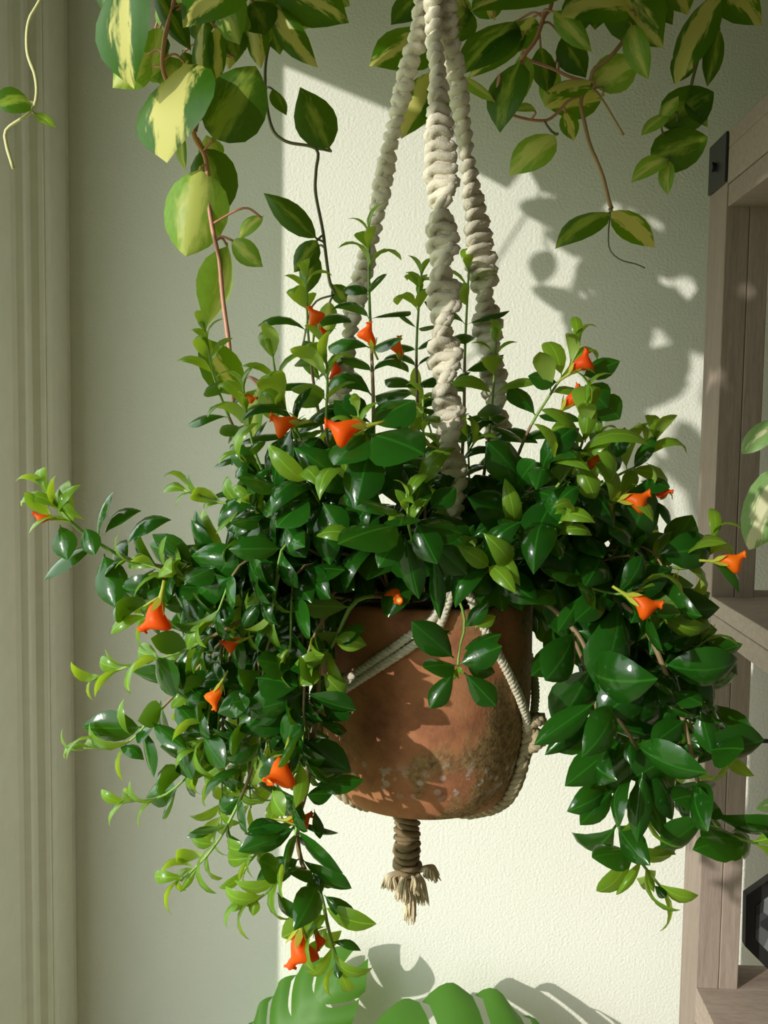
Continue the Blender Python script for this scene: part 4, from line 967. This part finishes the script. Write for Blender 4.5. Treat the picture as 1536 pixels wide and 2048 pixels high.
v2 = [([top2(-.07, -.02), P(1110, -60, .46), P(1087, 35, .46), P(1070, 82, .465), P(1048, 112, .47), P(1038, 150, .475), P(1014, 190, .48), P(1002, 204, .48), P(994, 190, .48), P(1000, 150, .48)], PINKST, 4.4),
      ([top2(.0, -.03), P(1290, -60, .45), P(1262, 52, .45), P(1222, 112, .45), P(1188, 138, .45), P(1180, 165, .45), P(1162, 200, .45), P(1168, 240, .45), P(1180, 290, .45), P(1204, 348, .45), P(1218, 402, .45), P(1224, 418, .45)], BROWNST, 4.4),
      ([P(985, 200, .48), P(1024, 230, .46), P(1085, 242, .45), P(1112, 228, .45), P(1136, 202, .45), P(1165, 190, .45)], PINKST, 3.2),
      ([P(1056, 120, .47), P(1100, 135, .46), P(1136, 152, .455), P(1180, 165, .45)], PINKST, 3.4),
      ([P(1180, 170, .45), P(1205, 200, .46), P(1228, 238, .46), P(1247, 270, .46)], BROWNST, 2.4),
      ([P(1088, 240, .45), P(1100, 260, .45), P(1114, 270, .45)], DARKST, 2.6),
      ([top2(.08, -.02), P(1425, -60, .40), P(1410, 60, .40), P(1385, 160, .40), P(1374, 210, .40), P(1345, 268, .40), P(1328, 290, .40), P(1336, 318, .40)], DARKST, 3.6),
      ([P(1221, 424, .45), P(1217, 468, .45), P(1220, 500, .45), P(1242, 520, .45), P(1272, 528, .45), P(1290, 536, .45)], DARKST, 1.5)]
L2 = [(885, 62, 738, 132, 84, (.45, .47), LN, 'hoya', .4, .05, HOYA), (850, -20, 782, 50, 52, .44, LN, 'hoya', .4, .05, HOYAD), (862, 140, 802, 278, 66, (.42, .43), FN, 'hoya', .4, 0, HOYA), (1035, 40, 922, 150, 66, (.44, .46), LN, 'hoya', .5, .1, HOYAD), (1060, 60, 935, 158, 44, (.45, .46), FN, 'hoya', .8, .1, HOYA),
      (1135, -25, 940, 24, 96, (.49, .51), TN, 'hoya', .6, .1, HOYA), (1040, 120, 1000, 266, 68, (.48, .49), LN, 'hoya', .5, .2, HOYAD), (992, 205, 897, 146, 22, .485, TN, 'hoya', .5, .1, HOYAL), (1262, 18, 1120, 34, 74, (.48, .5), Vector((-.2, -.9, .3)), 'hoya', 1.4, .2, HOYA), (1105, 20, 1184, 104, 44, .49, LN, 'hoya', .7, .15, HOYAL),
      (1215, -50, 1326, 96, 110, (.45, .46), LN, 'hoya', .5, .1, HOYA), (1262, 46, 1297, 160, 50, .47, LN, 'hoya', 1.0, .2, HOYAL), (1182, 172, 1282, 114, 72, .44, FN, 'hoya', .4, 0, HOYAL), (1210, 190, 1092, 215, 62, .43, FN, 'hoya', .4, 0, HOYA), (1186, 162, 1093, 184, 50, .46, TN, 'hoya', .4, 0, HOYA),
      (1122, 70, 1172, 156, 56, .45, FN, 'hoya', .3, 0, HOYAD), (1042, 105, 1052, 194, 40, .465, LN, 'hoya', .3, .1, HOYAL), (1072, 220, 1028, 222, 26, .465, TN, 'hoya', .6, .3, HOYAL), (1114, 268, 1018, 352, 64, .455, LN, 'hoya', .6, .1, HOYAL), (1130, 222, 1148, 282, 36, .44, FN, 'hoya', .4, .1, HOYA),
      (1436, -20, 1350, 172, 58, (.41, .42), LN, 'hoya', .4, .1, HOYA), (1440, 55, 1414, 174, 36, .40, FN, 'hoya', .4, 0, HOYAD), (1432, -50, 1524, 52, 72, .38, FN, 'hoya', .4, 0, HOYA), (1318, 246, 1428, 184, 84, (.40, .41), FN, 'round', .3, 0, HOYAD), (1296, 318, 1416, 274, 80, (.41, .42), FN, 'round', .3, 0, HOYAD), (1338, 225, 1282, 272, 26, .43, TN, 'hoya', .5, .1, HOYAL), (1322, 240, 1357, 192, 26, .43, TN, 'hoya', .5, .1, HOYAL),
      (1338, 318, 1262, 366, 38, .42, LN, 'hoya', .8, .3, HOYAL), (1338, 320, 1336, 390, 32, .42, LN, 'hoya', .6, .3, HOYAL), (1222, 424, 1110, 498, 46, (.46, .47), TN, 'hoya', .8, .1, HOYAD), (1220, 420, 1310, 496, 54, (.46, .47), TN, 'hoya', .5, .1, HOYA), (1385, 90, 1348, 168, 44, .39, FN, 'hoya', .3, 0, HOYAD), (1370, 195, 1415, 255, 34, .40, RN, 'hoya', .5, .1, HOYAD), (1300, -30, 1345, 50, 44, .42, FN, 'hoya', .3, 0, HOYAD), (1340, -60, 1375, 30, 60, .40, FN, 'hoya', .3, 0, HOYA),
      (1080, 90, 1098, 190, 46, .43, FN, 'hoya', .3, 0, HOYAD), (1110, 130, 1090, 215, 40, .42, FN, 'hoya', .3, 0, HOYAL), (990, 40, 960, -30, 60, .42, FN, 'hoya', .3, 0, HOYA), (1070, 30, 1012, 110, 54, .45, LN, 'hoya', .3, 0, HOYA), (1160, -30, 1150, 80, 56, .43, FN, 'hoya', .3, 0, HOYAD), (1200, -40, 1190, 60, 60, .43, FN, 'hoya', .3, 0, HOYAD), (935, 10, 905, 90, 60, .42, FN, 'hoya', .3, 0, HOYAD), (900, 200, 838, 240, 50, .42, FN, 'hoya', .3, 0, HOYAD), (930, 60, 900, -30, 50, .42, FN, 'hoya', .3, 0, HOYAL), (1060, 0, 1010, -50, 50, .42, FN, 'hoya', .3, 0, HOYA)]
L2 += above(30, 780, 1500, -330, -60, .36, .56, RH) + above(40, 760, 1650, -460, -240, .30, .58, RH, -130)
v2 += [([top2(-.07 + .03 * i, .02), P(820 + 130 * i, -260, .45), P(830 + 130 * i, -50, .44)], PINKST, 3.2) for i in range(5)]
v2 += [([top2(-.07, .0), P(920, -60, .43), P(880, 60, .43), P(870, 140, .42)], BROWNST, 3.0)]
hoya(h2, v2, L2, hp2)

# unseen third hoya, added in the window to break up sun on the shelf
hp3 = Vector((-0.40, -0.95, CAMZ + 0.82)); h3 = empty('hoya_plant', hp3); tag(h3, 'unseen trailing hoya added in the window outside the left edge', 'plant')
v3, L3 = [], []
def W3(x, t, z): return Vector((x, -t, CAMZ + z))
RW = random.Random(21)
class _Q: pass
for i in range(6):
    x0, t0 = -0.46 + 0.03 * (i % 3), 0.87 + 0.042 * i
    v3.append(([hp3 + Vector((0, 0, .03)), W3(x0, t0, .62), W3(x0 + .01, t0 + .01, .42), W3(x0, t0, .24), W3(x0 + .01, t0, [.10, .14, .08, .15, .11, .12][i])], PINKST, 4.0))
    for k in range(14):
        z = .66 - k * .041 + RW.uniform(-.02, .02); x, t = x0 + RW.uniform(-.01, .01), t0 + RW.uniform(-.01, .01)
        a = RW.uniform(0, 6.28); l = RW.uniform(.07, .10)
        b = W3(x, t, z); e = b + Vector((l * .8 * math.cos(a), l * .8 * math.sin(a), -l * RW.uniform(.2, .7)))
        L3.append((b, e, RW.uniform(.044, .062)))
lw = []
for b, e, wd in L3:
    pb, pe = proj(b), proj(e); lw.append((pb[0], pb[1], pe[0], pe[1], wd * F / (WALL_D + (b.y + e.y) / 2), (-b.y, -e.y), Vector((-.8, -.5, .5)), 'hoya', .5, .05, RW.choice([HOYA, HOYAL, HOYAD])))
hoya(h3, v3, lw, hp3)

# ------------------------------------------------------------------ monstera below, pothos on the shelf
def monstera_leaf(name, parent, b, e, half, nrm, droop, nl=6, seed=1):
    """split leaf: lobes run outwards from the midrib, parted by slits"""
    vs, fs = [], []
    x = e - b; L = x.length; x = x / L; n = (nrm - x * nrm.dot(x)).normalized(); y = n.cross(x)
    env = lambda v: half * (math.sin(math.pi * min(1, 0.12 + v * 0.86)) ** 0.6)
    sub, cols = 6, 9
    for sgn in (-1, 1):
        for k in range(nl):
            base = len(vs)
            for i in range(sub + 1):
                f = (k + i / sub) / nl
                for j in range(cols):
                    u = j / (cols - 1)
                    g = 0.0
                    if u > 0.28:                                   # narrow each lobe towards its end to open the slit
                        c = (i / sub - 0.5) * 2; op = 0.16 * min(1, (u - 0.28) / 0.15) + 0.10 * max(0, u - 0.75) * 4 * abs(c)
                        g = -c * op / nl * 0.5
                    endr = 1 - 0.10 * ((i / sub - 0.5) * 2) ** 2 * (u > 0.9)
                    v = f + g + 0.16 * u * u
                    xx = v * 0.9; yy = sgn * u * env(f) * endr
                    zz = -droop * u * u - 0.12 * v * v + 0.03 * math.sin(math.pi * (i / sub)) * u
                    vs.append(b + x * xx * L + y * yy + n * zz * L)
            for i in range(sub):
                for j in range(cols - 1):
                    a = base + i * cols + j
                    q = (a, a + 1, a + cols + 1, a + cols)
                    fs.append(q if sgn < 0 else tuple(reversed(q)))
    o = link(name, mesh(name, vs, fs), None, MONST); return local_to(o, parent)
mon = empty('monstera_plant', (0.05, -0.34, 0.0)); tag(mon, 'green monstera with split leaves rising at the bottom edge below the pot', 'plant')
mp_ = Vector((0.05, -0.34, 0.0))
vs, fs = lathe([(0, 0), (0.10, 0), (0.13, 0.22), (0.135, 0.24), (0.125, 0.24), (0.12, 0.2), (0, 0.2)], 32)
local_to(link('planter', mesh('planter', [v + mp_ for v in vs], fs), None, PLANTER), mon)
lb1, lt1 = P(440, 2250, .13), P(676, 1925, .13)
monstera_leaf('leaf', mon, lb1, lt1, 0.072, Vector((-.45, -.9, .3)), 0.06)
lb2, lt2 = P(1190, 2265, .22), P(740, 2135, .24)
monstera_leaf('leaf', mon, lb2, lt2, 0.155, Vector((-.1, -.8, .6)), 0.16, 4)
monstera_leaf('leaf', mon, P(700, 2420, .45), P(420, 2230, .48), 0.13, Vector((-.3, -.6, .8)), 0.16, 5)
for q in (lb1, lb2, P(700, 2420, .45)):
    vs, fs = [], []; tube(vs, fs, resample(catmull([mp_ + Vector((0, 0, .2)), (mp_ + q) / 2 + Vector((0, 0, .12)), q], 10), .02)[0], .005, 7)
    local_to(link('petiole', mesh('petiole', vs, fs), None, GREENST), mon)

pp = Vector((SX0 + 0.33, -0.42, Z_mid)); po = empty('pothos_plant', pp)
tag(po, 'marbled cream and green pothos leaves at the right edge in front of shelf', 'plant')
vs, fs = lathe([(0, 0.0), (0.05, 0.0), (0.062, 0.10), (0.066, 0.11), (0.06, 0.11), (0.057, 0.09), (0, 0.09)], 32)
local_to(link('planter', mesh('planter', [v + pp for v in vs], fs), None, PLANTER), po)
vines = []
for (bx, by, tx, ty, wpx, t, n) in [(1560, 838, 1484, 908, 62, .42, Vector((-.5, -.6, .7))), (1575, 925, 1498, 1100, 96, .44, LN), (1590, 1600, 1512, 1618, 36, .36, TN)]:
    b, e = P(bx, by, t), P(tx, ty, t)
    me = leaf_mesh('round', .5, .1, POTHOS, 7)[0]; o = bpy.data.objects.new('leaf', me); COL.objects.link(o); o.parent = po
    o.matrix_local = Matrix.Translation(-pp) @ leaf_matrix(b, e, wpx / F * (WALL_D - t), n)
    vs, fs = [], []; s0 = pp + Vector((0, 0, .095)); m_ = (s0 + b) / 2 + Vector((-.03, -.02, .05)); tube(vs, fs, catmull([s0, m_, b], 10), .002, 6)
    local_to(link('vine', mesh('vine', vs, fs), None, GREENST), po)
